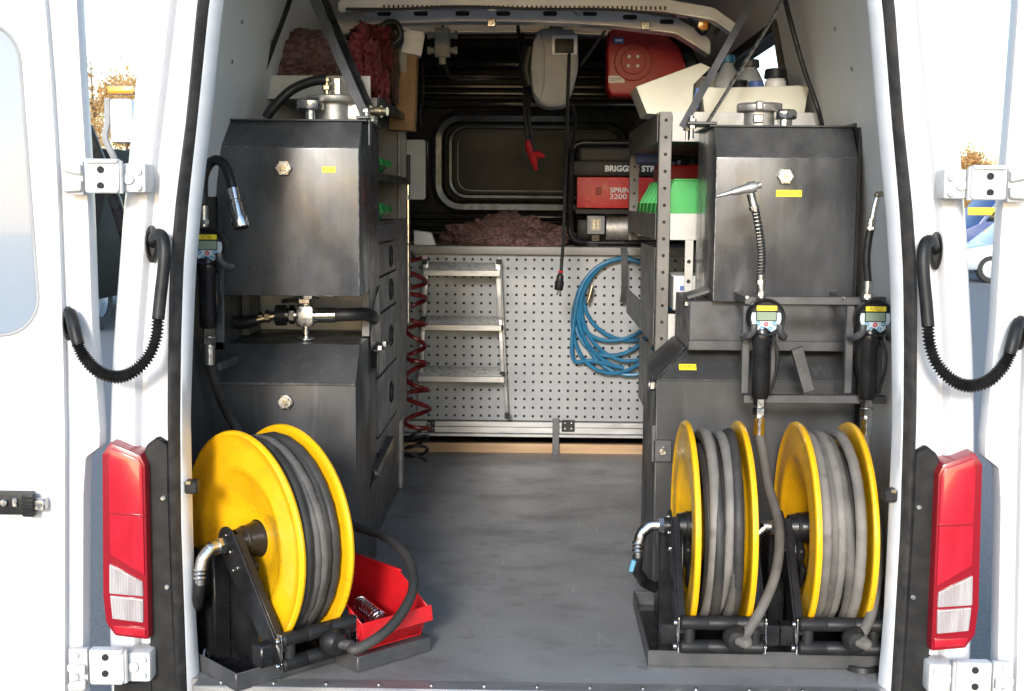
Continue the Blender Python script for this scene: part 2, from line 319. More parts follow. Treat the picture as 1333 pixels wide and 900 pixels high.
# silver car and blue van beyond the other gap
def car(name, label, cat, c, L, H, W, body, stripe=None):
    t = thing(name, label, cat, c); x, y, z = c; b = MB()
    q = [(-.5, .2), (-.51, .5), (-.3, .62), (-.14, 1), (.38, 1), (.5, .62), (.51, .25)] if not stripe else [(-.5, .15), (-.51, .5), (-.42, .6), (-.3, 1), (.5, 1), (.5, .15)]
    b.prism([(x + W * 0 + u * L, z + h * H) for u, h in q], y - W / 2, y + W / 2, 'xz', .06, 2); b.build('body', body, t)
    g = MB(); k = [(-.27, .64), (-.13, .95), (.1, .95), (.1, .64)] if not stripe else [(-.39, .62), (-.29, .92), (-.1, .92), (-.1, .62)]
    g.prism([(x + u * L, z + h * H) for u, h in k], y - W / 2 - .02, y - W / 2 + .02, 'xz', .01); g.build('window', 'dark_glass', t)
    for u in (-.31, .31):
        rot = Matrix.Translation((x + u * L, y - W / 2 + .08, z + .32)) @ Euler((R(90), 0, 0)).to_matrix().to_4x4()
        b = MB(); b.lathe([(.001, -.1), (.2, -.1), (.3, -.1), (.32, -.06), (.32, .06), (.3, .1), (.2, .1), (.001, .1)], 22, rot); wl = b.build('wheel', 'tyre', t)
        b = MB(); b.lathe([(.001, .11), (.1, .12), (.2, .108)], 18, rot); b.build('rim', 'car_silver', wl)
    b = MB(); b.box((x - L * .5, y - W * .38, z + H * .42), (.12, .3, .14), bev=.03, seg=2); b.build('headlight', 'lens_clear', t)
    if stripe: b = MB(); b.box((x, y - W / 2 - .01, z + H * .74), (L * .96, .02, .2), bev=.005); b.build('stripe', stripe, t)
p = U(1262, 350, 27); car('parked_car', 'silver car parked in front of the blue van', 'car', (p.x + 1.5, 27, GZ), 4.2, 1.45, 1.7, 'car_silver')
p = U(1256, 320, 31); car('parked_van', 'blue van with a yellow stripe parked behind the silver car', 'van', (p.x + 2.2, 31, GZ), 5.2, 2.2, 1.9, 'car_blue', 'car_yellow')

# ------------------------------------------------------------------ the van
van = thing('cargo_van', 'white panel van with both rear doors folded wide open', 'van', (0, 0, GZ))
def lerp(tab, z):
    tab = sorted(tab)
    if z <= tab[0][0]: return tab[0][1]
    for (z0, x0), (z1, x1) in zip(tab, tab[1:]):
        if z <= z1: return x0 + (x1 - x0) * (z - z0) / (z1 - z0)
    return tab[-1][1]
def edge(pts, top, Y=0):                              # photo outline of the near rear face -> x as a function of z
    return [(q.z, q.x) for q in (U(px, py, Y) for px, py in pts)] + [(1.72, (top - .02)), (1.92, top + .05)]
E_A = edge([(288, 0), (273, 150), (260, 260), (252, 350), (248, 450), (245, 540), (248, 680), (251, 790), (258, 900)], -.64, .03)
E_B = edge([(272, 0), (257, 150), (245, 260), (238, 350), (235, 450), (234, 540), (235, 680), (239, 790), (243, 900)], -.665)
E_C = edge([(258, 0), (244, 150), (230, 260), (222, 350), (220, 450), (219, 540), (222, 680), (226, 790), (230, 900)], -.69)
E_D = edge([(234, 0), (214, 170), (205, 260), (200, 340), (192, 450), (190, 560), (190, 900)], -.74)
E_E = edge([(226, 0), (206, 170), (195, 260), (190, 340), (181, 450), (179, 560), (179, 900)], -.755)
E_G = edge([(192, 0), (176, 63), (163, 200), (155, 280), (141, 466), (138, 560), (136, 700), (138, 850)], -.83)
W_IN = [(0, -.87), (.3, -.885), (.8, -.885), (1.1, -.87), (1.4, -.83), (1.7, -.765), (1.85, -.70), (1.93, -.58)]
ZS = [-.35, -.2, -.02] + [i * .06 for i in range(1, 33)]
def loft(cols, zs):                              # cols: list of (x table or x(z), y)
    v = []; f = []; n_ = len(cols)
    for z in zs:
        for tb, y in cols: v.append((lerp(tb[0], z) + tb[1], y, z))
    for i in range(len(zs) - 1):
        for k in range(n_ - 1): f.append((i * n_ + k, i * n_ + k + 1, (i + 1) * n_ + k + 1, (i + 1) * n_ + k))
    return v, f
HOLE = (1.45, 2.75, 1.2, 1.68)
def wall_sheet(xt, off, ys, zs, hole):
    ys = sorted(set(ys + ([HOLE[0], HOLE[1]] if hole else []))); zs = sorted(set(zs + ([HOLE[2], HOLE[3]] if hole else [])))
    v = [(lerp(xt, z) + off, y, z) for z in zs for y in ys]; f = []; n_ = len(ys)
    for i in range(len(zs) - 1):
        for k in range(n_ - 1):
            if hole and zs[i] >= HOLE[2] - 1e-6 and zs[i + 1] <= HOLE[3] + 1e-6 and ys[k] >= HOLE[0] - 1e-6 and ys[k + 1] <= HOLE[1] + 1e-6: continue
            f.append((i * n_ + k, i * n_ + k + 1, (i + 1) * n_ + k + 1, (i + 1) * n_ + k))
    return v, f
def mirror(b, s): b.bm.transform(Matrix.Diagonal((s, 1, 1, 1))); return b
def px_poly(pts, Y): return [(q.x, q.z) for q in (U(px, py, Y) for px, py in pts)]
def plate_hole(outer, inner, y0, y1):
    b2 = bmesh.new(); E = []
    for lp in (outer, inner):
        vs_ = [b2.verts.new((x, y0, z)) for x, z in lp]; E += [b2.edges.new((vs_[i], vs_[(i + 1) % len(vs_)])) for i in range(len(vs_))]
    bmesh.ops.triangle_fill(b2, use_beauty=True, use_dissolve=False, edges=E)
    g = bmesh.ops.extrude_face_region(b2, geom=b2.faces[:]); bmesh.ops.translate(b2, verts=[e for e in g['geom'] if isinstance(e, bmesh.types.BMVert)], vec=(0, y1 - y0, 0))
    return b2
def bolt(b, c, r, h=.006, seg=6): b.disc(c, r, h, 'y', seg, .001)
def van_side(s):
    fix = lambda b: mirror(b, s)
    Z0 = [z for z in ZS]
    b = MB(); b.raw(*loft([((W_IN, 0), .13), ((E_A, 0), .05), ((E_A, -.001), .03), ((E_B, .004), .003), ((E_B, .0), 0)], Z0)); fix(b).build('door_frame', 'pillar_grey', van)
    b = MB(); b.raw(*loft([((E_B, .002), .004), ((E_B, -.004), -.018), ((E_B, -.013), -.026), ((E_C, .004), -.02), ((E_C, -.002), .004)], Z0)); fix(b).build('door_seal', 'seal_rubber', van)
    b = MB(); b.raw(*loft([((E_C, .004), .006), ((E_C, -.004), 0), ((E_D, .006), 0), ((E_D, 0), .004), ((E_D, -.004), .018), ((E_E, .004), .018), ((E_E, 0), .003), ((E_E, -.006), -.004), ((E_G, .03), -.002), ((E_G, .012), .006), ((E_G, .003), .02), ((E_G, 0), .05), ((E_G, -.012), .12)], Z0)); fix(b).build('corner_pillar', 'white_paint', van)
    ys = [.1, .8, 1.6, 2.4, 3.2, 4.3]
    b = MB(); b.raw(*wall_sheet(E_G, -.012, [.12] + ys[1:], ZS + [1.98], s < 0)); fix(b).build('side_panel', 'white_paint', van)
    b = MB(); b.raw(*wall_sheet(W_IN, 0, ys[:-1] + [3.26], [0] + ZS[3:], s < 0)); fix(b).build('lining_panel', 'grey_wall', van)
    # lamp housing, lens
    yh = -.02
    b = MB(); b.prism(px_poly([(187, 590), (190, 580), (204, 569), (219, 579), (220, 640), (222, 700), (226, 800), (232, 915), (196, 915), (195, 836)], yh), yh, .03, 'xz', .004)
    lamp_root = fix(b).build('lamp_housing', 'black_plastic', van)
    b = MB()
    for px, py in ((213, 648), (218, 764)): bolt(b, U(px, py, yh - .001), .006, .006, 10)
    fix(b).build('screw', 'zinc', lamp_root)
    yl = -.05
    lens = px_poly([(142, 576), (183, 593), (189, 606), (194, 834), (149, 829), (137, 811), (133, 775), (132, 592)], yl)
    b = MB(); b.prism(lens, yl, .1, 'xz', .008, 2); lm = fix(b).build('tail_light', 'lens_red_dark', van)
    b = MB(); b.prism(px_poly([(144, 584), (181, 599), (185, 610), (188, 750), (143, 722), (141, 600)], yl - .004), yl - .004, yl + .01, 'xz', .003, 2); fix(b).build('red_lens', 'lens_red', lm)
    for q in ([(144, 668), (187, 671), (187, 673), (144, 670)],):
        b = MB(); b.prism(px_poly(q, yl - .006), yl - .006, yl - .003, 'xz'); fix(b).build('lens_divider', 'lens_red_dark', lm)
    b = MB(); b.prism(px_poly([(146, 815), (189, 818), (189, 829), (151, 825)], yl - .004), yl - .004, yl + .01, 'xz', .002, 2); fix(b).build('red_lens', 'lens_red', lm)
    for q in ([(142, 735), (185, 758), (186, 777), (142, 773)], [(143, 776), (186, 781), (186, 811), (146, 806)]):
        b = MB(); b.prism(px_poly(q, yl - .005), yl - .005, yl + .01, 'xz', .0025, 2); cl = fix(b).build('clear_lens', 'lens_clear', lm)
        Q = [U(px, py, yl - .006) for px, py in q]; v = []; f = []; n_ = 22
        for i in range(n_ + 1):
            k = .04 + .92 * i / n_; d_ = Vector((0, -.0022 if i % 2 else 0, 0)); v += [Q[0].lerp(Q[1], k).lerp(Q[3].lerp(Q[2], k), .06) + d_, Q[0].lerp(Q[1], k).lerp(Q[3].lerp(Q[2], k), .94) + d_]
        for i in range(n_): f.append((2 * i, 2 * i + 2, 2 * i + 3, 2 * i + 1))
        b = MB(); b.raw(v, f); fix(b).build('lens_prisms', 'lens_clear', cl)
    q = U(252, 632, .03); b = MB(); b.box((q.x, .02, q.z), (.03, .03, .03), bev=.004); stk = fix(b).build('door_striker', 'black_plastic', van); b = MB(); b.box((q.x - .004, .002, q.z + .012), (.012, .006, .008), bev=.001); fix(b).build('striker_pin', 'brass', stk)
    b = MB(); b.prism(px_poly([(192, 838), (232, 832), (240, 925), (150, 925), (150, 886), (196, 886)], .0), -.012, .05, 'xz', .004); fix(b).build('corner_trim', 'black_plastic', van)
    # rear door folded right round, its inner face to the camera
    yd = -.02
    he = [(100, 0), (105, 100), (113, 230), (116, 300), (120, 420), (130, 560), (130, 583), (112, 596), (109, 640), (108, 905)]
    H = px_poly(he, yd)
    outer = [(H[0][0] - .03, 1.80), (H[0][0] - .005, 1.70)] + H + [(H[-1][0], -.3), (-1.76, -.3), (-1.80, .2), (-1.8, .9), (-1.70, 1.5), (-1.6, 1.80)]
    b = MB(); b.prism(outer, yd, yd + .05, 'xz', .006, 2); door = fix(b).build('rear_door', 'white_paint', van)
    ie = px_poly([(58, 0), (66, 100), (74, 230), (78, 330), (82, 450), (84, 560), (84, 905)], yd - .022)
    ring = [(ie[0][0] - .03, 1.72)] + ie + [(ie[-1][0], -.24), (-1.70, -.24), (-1.73, .2), (-1.73, .9), (-1.63, 1.5), (-1.55, 1.72)]
    q0 = U(0, 28, yd - .02); q1 = U(52, 437, yd - .02); xr, xl, zt, zb = q1.x, q1.x - .5, q0.z, q1.z
    win = [(x + (xr + xl) / 2 - (.02 if z > 0 else 0) * 1, z + (zt + zb) / 2) for x, z in rrect(xr - xl, zt - zb, .085, 7)]
    b = MB(); b._merge(plate_hole(ring, win, yd - .022, yd + .001)); fix(b).build('inner_panel', 'white_paint', door)
    b = MB(); b.prism([(x, z) for x, z in win], yd - .012, yd - .004, 'xz'); fix(b).build('window_pane', 'pane_blue_grey', door)
    b = MB(); b.tube([(x, yd - .02, z) for x, z in win], .0045, 8, closed=True); fix(b).build('window_seal', 'grey_plastic', door)
    # hinges: door plate, link with two holes painted as dark discs, body plate
    for hx, hy, k in ((0, 0, 0), (6, 635, 1)):
        P = lambda px, py, y: U(px + hx, py + hy, y)
        b = MB(); q0, q1 = P(84, 254, -.06), P(108, 210, -.06); b.box2((q0.x, -.062, q0.z), (q1.x, -.043, q1.z), .006, 2)
        q = P(100, 232, 0)
        for dz in (.017, -.017): b.prism([(q.x - .005, q.z + dz * 1.3 - .009), (q.x + .035, q.z + dz - .012), (q.x + .035, q.z + dz + .012), (q.x - .005, q.z + dz * 1.3 + .009)], -.075, -.05, 'xz', .003)
        hg = mirror(b, s).build('hinge', 'hinge_white', van)
        b = MB(); q0, q1 = P(114, 251, -.07), P(158, 208, -.07); b.box2((q0.x, -.088, q0.z), (q1.x, -.062, q1.z), .006, 2)
        b.box2((q0.x + .004, -.094, q1.z - .009), (q1.x - .002, -.066, q1.z + .001), .003); b.box2((q0.x + .004, -.094, q0.z - .001), (q1.x - .002, -.066, q0.z + .009), .003)
        mirror(b, s).build('link_plate', 'hinge_white', hg)
        for py in (221, 242): b = MB(); b.disc(P(131, py, -.0885), .0075, .003, 'y', 14, .0005); mirror(b, s).build('hinge_hole_shade', 'void_shade', hg)  # dark discs paint the shade of two holes on the solid link
        b = MB(); q0, q1 = P(152, 252, -.07), P(160, 210, -.07); b.cyl(((q0.x + q1.x) / 2, -.075, q0.z), ((q0.x + q1.x) / 2, -.075, q1.z), .009, seg=12); mirror(b, s).build('hinge_pin', 'hinge_white', hg)
        b = MB(); q0, q1 = P(160, 251, -.05), P(191, 213, -.05); b.box2((q0.x, -.06, q0.z), (q1.x, .002, q1.z), .008, 2); mirror(b, s).build('body_plate', 'hinge_white', hg)
        for px, py, r_ in ((168, 233, .012), (181, 224, .007), (181, 244, .007)): b = MB(); bolt(b, P(px, py, -.06), r_, .007, 12); mirror(b, s).build('bolt', 'hinge_white', hg)
        for py in (218, 246): b = MB(); bolt(b, P(93, py, -.062), .008, .007, 8); mirror(b, s).build('bolt', 'hinge_white', hg)
    # corrugated cable conduit from pillar to door
    b = MB(); q = U(199, 318, 0)
    b.lathe([(.001, 0), (.018, 0), (.018, .012), (.012, .016)], 18, Matrix.Translation((q.x, -.0, q.z)) @ Euler((R(90), 0, 0)).to_matrix().to_4x4() @ Matrix.Diagonal((.75, 2.3, 1, 1)))
    cp = [U(200, 316, .0), U(203, 307, -.028), U(210, 307, -.048), U(214, 322, -.06), U(213, 350, -.066), U(209, 385, -.07), U(206, 415, -.075)]
    sp = spline(cp, 5); b.tube(sp, [.0135] * len(sp), 14); cdt = mirror(b, s).build('cable_conduit', 'black_plastic', van)
    b = MB(); sp = spline([U(206, 413, -.075), U(203, 440, -.08), U(192, 466, -.09), U(172, 485, -.095), U(150, 491, -.095), U(127, 483, -.09), U(109, 464, -.08), U(101, 447, -.075)], 26)
    b.tube(sp, [.0115 + .0032 * math.cos(i * 2 * math.pi / 4) for i in range(len(sp))], 14); mirror(b, s).build('corrugated_sleeve', 'black_plastic', cdt)
    b = MB(); sp = spline([U(102, 449, -.075), U(98, 432, -.07), U(94, 416, -.058), U(91, 408, -.045)], 5); b.tube(sp, [.013, .013] + [.0135] * (len(sp) - 2), 14)
    q = U(90, 421, -.042); b.lathe([(.001, 0), (.018, 0), (.018, .01), (.011, .016)], 18, Matrix.Translation((q.x, -.04, q.z)) @ Euler((R(90), 0, 0)).to_matrix().to_4x4() @ Matrix.Diagonal((.7, 2.1, 1, 1)))
    mirror(b, s).build('conduit_boot', 'black_plastic', cdt)
    return door
door_of = {s: van_side(s) for s in (1, -1)}
# latch on the inner face of one door
b = MB(); q0, q1 = U(-40, 668, -.05), U(44, 640, -.05); b.box2((q0.x, -.062, q0.z), (q1.x, -.04, q1.z), .003, 2); lt = b.build('door_latch', 'black_plastic', door_of[1], label='black latch with chrome tongue on the door lining')
b = MB(); q0, q1 = U(33, 671, -.06), U(47, 641, -.06); b.box2((q0.x, -.078, q0.z), (q1.x, -.058, q1.z), .004, 2)
for i in range(5): b.box2((q0.x + .001, -.081, q0.z + .005 + i * .009), (q1.x - .001, -.07, q0.z + .009 + i * .009), .001)
b.build('latch_grip', 'black_plastic', lt)
b = MB(); q0, q1 = U(46, 664, -.06), U(60, 649, -.06); b.box2((q0.x, -.07, q0.z), (q1.x, -.044, q1.z), .003); b.build('latch_tongue', 'zinc', lt)
b = MB(); q = U(6, 654, -.062); bolt(b, q, .008, .008, 12); q = U(20, 654, -.062); b.box(q, (.012, .012, .02), bev=.002); b.build('latch_bolt', 'zinc', lt)
# floor, sill, roof, header, partition
b = MB(); b.box2((-.90, .012, -.04), (.90, 3.3, 0), .002); b.build('cargo_floor', 'floor_mat', van, label='dark grey worn rubber floor covering')
b = MB(); b.box2((-.78, -.035, -.05), (.78, .014, .003), .002); sl = b.build('sill_strip', 'aluminium', van)
for i in range(13): b = MB(); b.disc((-.72 + i * .12, -.012, .002), .005, .004, 'z', 10, .001); b.build('screw', 'zinc', sl)
for px, py in ((274, 866), (1124, 874)):
    q = G(px, py, 0); b = MB(); b.lathe([(.001, .004), (.024, .004), (.03, .012), (.038, .012), (.042, .001)], 22, Matrix.Translation((q.x, q.y + .02, .0005))); ti = b.build('lashing_ring', 'black_plastic', van); b = MB(); b.torus((q.x, q.y + .02, .02), .02, .004, Euler((R(60), 0, .3)).to_matrix(), 20, 8); b.build('ring', 'zinc', ti)
b = MB(); b.prism([(-.05, -.3), (-.16, -.28), (-.17, -.1), (-.14, -.065), (.03, -.06), (.03, -.3)], -.98, .98, 'yz', .01, 2); b.build('bumper', 'black_plastic', van)
b = MB(); zs = [-.70, -.58, -.4, -.2, 0, .2, .4, .58, .70]; hz = [1.85, 1.93, 1.945, 1.952, 1.955, 1.952, 1.945, 1.93, 1.85]
v = []; f = []
ys = [.06 + i * .08 for i in range(41)]
for y in ys:
    for x, z in zip(zs, hz): v.append((x, y, z + (.012 if int(y * 5) % 2 else 0)))
for i in range(len(ys) - 1):
    for k in range(8): f.append((i * 9 + k, i * 9 + k + 1, i * 9 + k + 10, i * 9 + k + 9))
b.raw(v, f).build('ceiling', 'grey_wall', van)
b = MB(); b.prism([(-.86, 1.9), (-.8, 2.02), (-.5, 2.08), (0, 2.1), (.5, 2.08), (.8, 2.02), (.86, 1.9), (.7, 1.885), (.5, 1.99), (-.5, 1.99), (-.7, 1.885)], .0, 4.3, 'xz', .006); b.build('roof', 'white_paint', van)
b = MB(); b.box2((-.68, 0, 1.84), (.68, .07, 2.02), .01, 2); b.build('header', 'white_paint', van)
def bow(pts, y, hgt, dep, mat, name='roof_bow'):
    b = MB(); v = []; f = []
    for x, z in pts: v += [(x, y, z - hgt / 2), (x, y, z + hgt / 2), (x, y + dep, z + hgt / 2), (x, y + dep, z - hgt / 2)]
    for i in range(len(pts) - 1):
        for k in range(4): l = (k + 1) % 4; f.append((4 * i + k, 4 * i + l, 4 * i + 4 + l, 4 * i + 4 + k))
    f += [(0, 1, 2, 3), tuple(len(v) - 4 + k for k in range(4))]
    b2 = bmesh.new(); vs_ = [b2.verts.new(p) for p in v]; [b2.faces.new([vs_[i] for i in q]) for q in f]; bmesh.ops.recalc_face_normals(b2, faces=b2.faces[:])
    bmesh.ops.bevel(b2, geom=b2.edges[:], offset=.006, segments=2, affect='EDGES'); b._merge(b2); return b.build(name, mat, van)
def upx(pts, Y): return [(q.x, q.z) for q in (U(a, c, Y) for a, c in pts)]
bow(upx([(420, 40), (455, 33), (490, 20), (600, 17), (700, 18), (800, 23), (880, 33), (905, 48), (925, 62)], 1.75), 1.75, .055, .1, 'white_paint')
bow(upx([(440, 8), (500, 3), (700, 1), (860, 6), (930, 18), (960, 40)], 1.5), 1.5, .04, .08, 'pillar_grey')
bow(upx([(470, 42), (540, 36), (700, 36), (800, 40), (860, 48)], 2.45), 2.45, .035, .08, 'white_paint')
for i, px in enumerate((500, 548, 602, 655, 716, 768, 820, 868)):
    q = U(px, 18 + max(0, px - 780) * .12, 1.75); b = MB(); b.prism([(q.x + x, q.z + z) for x, z in rrect(.05, .016, .0075, 4)], 1.7465, 1.7495, 'xz'); b.build('bow_slot_shade', 'void_shade', van)  # dark plates paint the shade of slots on the uncut bow
for px, py in ((570, 8), (752, 14), (640, 30), (840, 34), (470, 24)):
    b = MB(); q = U(px, py, 1.74); b.box(q, (.03, .012, .028), (0, R(px % 40), 0), .003); b.disc(q + Vector((0, -.006, 0)), .008, .008, 'y', 8); b.build('bow_clip', 'zinc', van)
b = MB(); b.tube(spline([U(450, 12, 1.48), U(520, 12, 1.49), U(600, 9, 1.49), U(700, 12, 1.49), U(800, 13, 1.49), U(880, 22, 1.5)], 6), .005, 6); b.build('roof_wiring', 'hose_black', van)
b = MB()
for i in range(60): q = U(500 + i * 6.2, 9 + i * .03, 1.49); b.box(q, (.006, .004, .012), bev=0)
b.build('header_teeth', 'seal_rubber', van)
q = U(916, 26, 1.6); b = MB(); b.box(q, (.035, .03, .07), (0, R(8), 0), .006, 2); b.build('marker_lamp', 'lens_amber', van)
b = MB(); b.tube(spline([U(860, 12, 1.6), U(890, 16, 1.55), U(915, 45, 1.6), U(930, 20, 1.6), U(955, 30, 1.55)], 6), .006, 8); b.tube(spline([U(925, 15, 1.58), U(938, 30, 1.6), U(930, 45, 1.6)], 6), .008, 8); b.build('roof_wiring', 'hose_black', van)
YP = 3.25
b = MB(); b.prism([(x, z) for z, x in W_IN] + [(-x, z) for z, x in W_IN[::-1]], YP, YP + .03, 'xz'); part = b.build('partition', 'partition_black', van)
def rib(py, h, dep=.03, x0=-.84, x1=.84):
    z = U(697, py, YP).z; b = MB(); b.prism([(YP + .001, z - h / 2), (YP - dep, z - h * .3), (YP - dep, z + h * .3), (YP + .001, z + h / 2)], x0, x1, 'yz', .004); b.build('rib', 'rib_black', part)
for py, h in ((50, .03), (84, .06), (101, .025), (114, .03), (123, .025), (136, .05)): rib(py, h)
for py, h in ((283, .04), (294, .035), (304, .03)): rib(py, h, .025)
def ring(x0, y0, x1, y1, r, rad, Y, mat='partition_black', nm='pressing'):
    a, c = U(x0, y0, Y), U(x1, y1, Y); b = MB()
    b.tube([(x + (a.x + c.x) / 2, Y, z + (a.z + c.z) / 2) for x, z in rrect(abs(c.x - a.x), abs(a.z - c.z), r, 6)], rad, 8, closed=True); return b.build(nm, 'rib_black', part)
ring(570, 152, 822, 272, .11, .035, YP); ring(586, 164, 808, 258, .08, .016, YP - .012); ring(596, 172, 798, 250, .06, .007, YP - .006)
a, c = U(584, 162, YP), U(810, 260, YP); b = MB(); b.prism([(x + (a.x + c.x) / 2, z + (a.z + c.z) / 2) for x, z in rrect(c.x - a.x, a.z - c.z, .08, 6)], YP - .012, YP + .001, 'xz', .003); b.build('pressing', 'partition_black', part)
a, c = U(520, 180, YP), U(556, 262, YP); b = MB(); b.prism([(x + (a.x + c.x) / 2, z + (a.z + c.z) / 2) for x, z in rrect(c.x - a.x, a.z - c.z, .02, 4)], YP - .01, YP + .001, 'xz', .003); b.build('pressing', 'pillar_grey', part); ring(520, 180, 556, 262, .02, .008, YP - .01)
# side window in the lining: pane and rubber frame
b = MB(); v = []
hw = [(HOLE[0], HOLE[2]), (HOLE[1], HOLE[2]), (HOLE[1], HOLE[3]), (HOLE[0], HOLE[3])]
wx = lambda z: -(lerp(W_IN, z))
for y, z in hw: v.append((wx(z) + .03, y, z))
b.raw(v, [(0, 1, 2, 3)]); wp = b.build('side_window', 'clear_pane', van)
b = MB(); b.tube([(wx(z) + .0, y, z) for y, z in hw], .02, 8, closed=True); b.build('window_rubber', 'seal_rubber', wp)
# wheels and dark underbody so the van stands on the ground
b = MB(); b.box2((-.85, .1, -.45), (.85, 4.2, -.06), .03); b.build('underbody', 'black_plastic', van)
for x in (-.82, .82):
    for y in (.95, 4.0): wheel(van, (x, y, GZ + .34), .34, .24)
b = MB(); b.prism([(4.28, -.4), (4.28, 1.95), (4.7, 1.85), (5.25, 1.0), (5.75, .75), (5.85, .1), (5.8, -.4)], -.9, .9, 'yz', .04, 2); b.build('cab', 'white_paint', van)
b = MB(); b.box2((-.84, 4.2, -.3), (.84, 4.3, 1.95), .01); b.build('cab_back', 'black_plastic', van)
for sx in (-1, 1):
    for px, py in (((292, 28), (332, 53), (290, 80)) if sx < 0 else ((1110, 38), (1062, 60), (1120, 90))):
        v_ = _d(px, py); xx = sx * .84; q = CP + v_ * ((xx - CP.x) / v_.x); xw = -sx * lerp(W_IN, q.z); b = MB(); b.disc((sx * abs(lerp(W_IN, q.z)) - sx * .004, q.y, q.z), .006, .006, 'x' if sx < 0 else 'X', 8, .001); b.build('screw', 'zinc', van)

# ------------------------------------------------------------------ tanks
def sticker(parent, c, w_, h, s_, size, y=None):
    b = MB(); b.box(c, (w_, .0012, h), bev=0); o = b.build('sticker', 'sticker', parent); text(s_, size, 'print_olive', o, Vector(c) + Vector((0, -.0011, 0)), align='CENTER', bold=.0002); return o
def plug(parent, c):
    b = MB(); b.disc(c, .0225, .012, 'y', 6, .002); b.disc(Vector(c) + Vector((0, -.011, 0)), .017, .006, 'y', 20, .001); o = b.build('sight_plug', 'zinc', parent)
    b = MB(); b.disc(Vector(c) + Vector((0, -.0165, 0)), .011, .0012, 'y', 3, .0002); b.build('gauge_mark', 'brass', o); return o
def hull(parent, prof_yz, x0, x1, mat, name='tank_body', bev=.003):
    b = MB(); b.prism(prof_yz, x0, x1, 'yz', bev, 2); return b.build(name, mat, parent)
# upper tank with two-letter sticker
t = thing('oil_tank', 'upper grey steel tank with a small KT60 sticker above another tank', 'tank', (-.67, .8, .84)); t1 = t
hull(t, [(.6, .84), (.6, 1.235), (.668, 1.308), (1.02, 1.308), (1.02, .84)], -.866, -.485, 'tank_steel')
b = MB(); b.box2((-.885, .66, 1.3085), (-.47, 1.03, 1.3135), .001); b.build('lid', 'tank_steel_dark', t)
b = MB(); b.box2((-.8795, .14, .02), (-.8685, 1.0, 1.29), .002); b.build('side_plate', 'tank_steel_dark', t)
b = MB(); b.tube([(-.862, .5995, 1.2352), (-.489, .5995, 1.2352)], .0016, 6); b.tube([(-.4862, .6008, .845), (-.4862, .6008, 1.233)], .0016, 6); b.build('fold_edge', 'tank_edge', t)
plug(t, U(370, 219, .599)); sticker(t, U(428, 221, .5985), .036, .017, 'KT60', .014)
for x in (-.855, -.505): b = MB(); b.box2((x - .012, .86, .703), (x + .012, 1.0, .8395), .002); b.build('support_leg', 'frame_steel', t)
b = MB(); b.box((-.487, .7, 1.32), (.03, .06, .008), bev=.002); b.box((-.468, .7, 1.28), (.006, .04, .07), bev=.002); b.build('lug', 'frame_steel', t)
for dx, dy in ((0, 0), (.0, .12)): b = MB(); q = (-.478, .69 + dy, 1.317); b.cyl(q, (q[0], q[1], 1.345), .007, seg=8); b.disc((q[0], q[1], 1.318), .016, .004, 'z', 12, .001); b.disc((q[0], q[1], 1.334), .011, .008, 'z', 6, .001); b.build('stud', 'zinc', t)
# lower tank
t = thing('oil_tank', 'lower grey steel tank behind the single yellow hose reel', 'tank', (-.69, .8, 0)); t2 = t
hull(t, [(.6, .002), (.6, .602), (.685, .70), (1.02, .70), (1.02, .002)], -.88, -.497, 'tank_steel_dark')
plug(t, U(372, 523, .599))
b = MB(); b.box2((-.88, .596, .597), (-.498, .602, .605), .001); b.build('weld_seam', 'tank_steel', t)
# upper tank with engine sticker
t = thing('oil_tank', 'upper grey steel tank with the ENGINE sticker above the twin reels', 'tank', (.65, .8, .83)); t3 = t
hull(t, [(.6, .835), (.6, 1.218), (.668, 1.3), (.98, 1.3), (.98, .835)], .462, .834, 'tank_steel')
b = MB(); b.box2((.45, .66, 1.3005), (.852, .99, 1.3055), .001); b.build('lid', 'tank_steel_dark', t)
b = MB(); b.tube([(.466, .5995, 1.2182), (.83, .5995, 1.2182)], .0012, 6); b.tube([(.4634, .6008, .84), (.4634, .6008, 1.216)], .0012, 6); b.build('fold_edge', 'tank_edge', t)
b = MB(); b.box2((.838, .62, .84), (.848, .98, 1.299), .002); b.build('side_plate', 'tank_steel_dark', t)
plug(t, U(1022, 230, .599)); sticker(t, U(1027, 252, .5985), .068, .018, 'ENGINE FS', .0135)
b = MB(); b.box2((.405, .64, .70), (.84, .98, .834), .003); b.build('stand', 'frame_steel', t)
b = MB(); b.box2((.40, .61, .703), (.85, .645, .712), .002); b.box2((.40, .605, .703), (.85, .612, .73), .002); b.build('angle_rail', 'frame_steel', t)
b = MB(); b.box((.435, .72, .85), (.07, .1, .012), (0, R(-18), 0), .002); b.box((.425, .72, .815), (.012, .06, .07), bev=.002); b.build('lug', 'frame_steel', t)
for y in (.69, .74): b = MB(); q = U(894 if y < .7 else 905, 398, y); b.disc((q.x, y, q.z), .012, .012, 'z', 6, .001); b.build('nut', 'zinc', t)
b = MB(); b.box2((.39, .66, 1.306), (.47, .80, 1.314), .002); b.build('lug', 'frame_steel', t); b = MB(); b.box2((.835, .66, 1.306), (.87, .80, 1.3125), .002); b.build('lug', 'frame_steel', t)
for y in (.68, .78): b = MB(); b.cyl((.405, y, 1.27), (.405, y, 1.33), .006, seg=8); b.disc((.405, y, 1.296), .012, .008, 'z', 6, .001); b.disc((.405, y, 1.3145), .012, .008, 'z', 6, .001); b.build('stud', 'zinc', t)
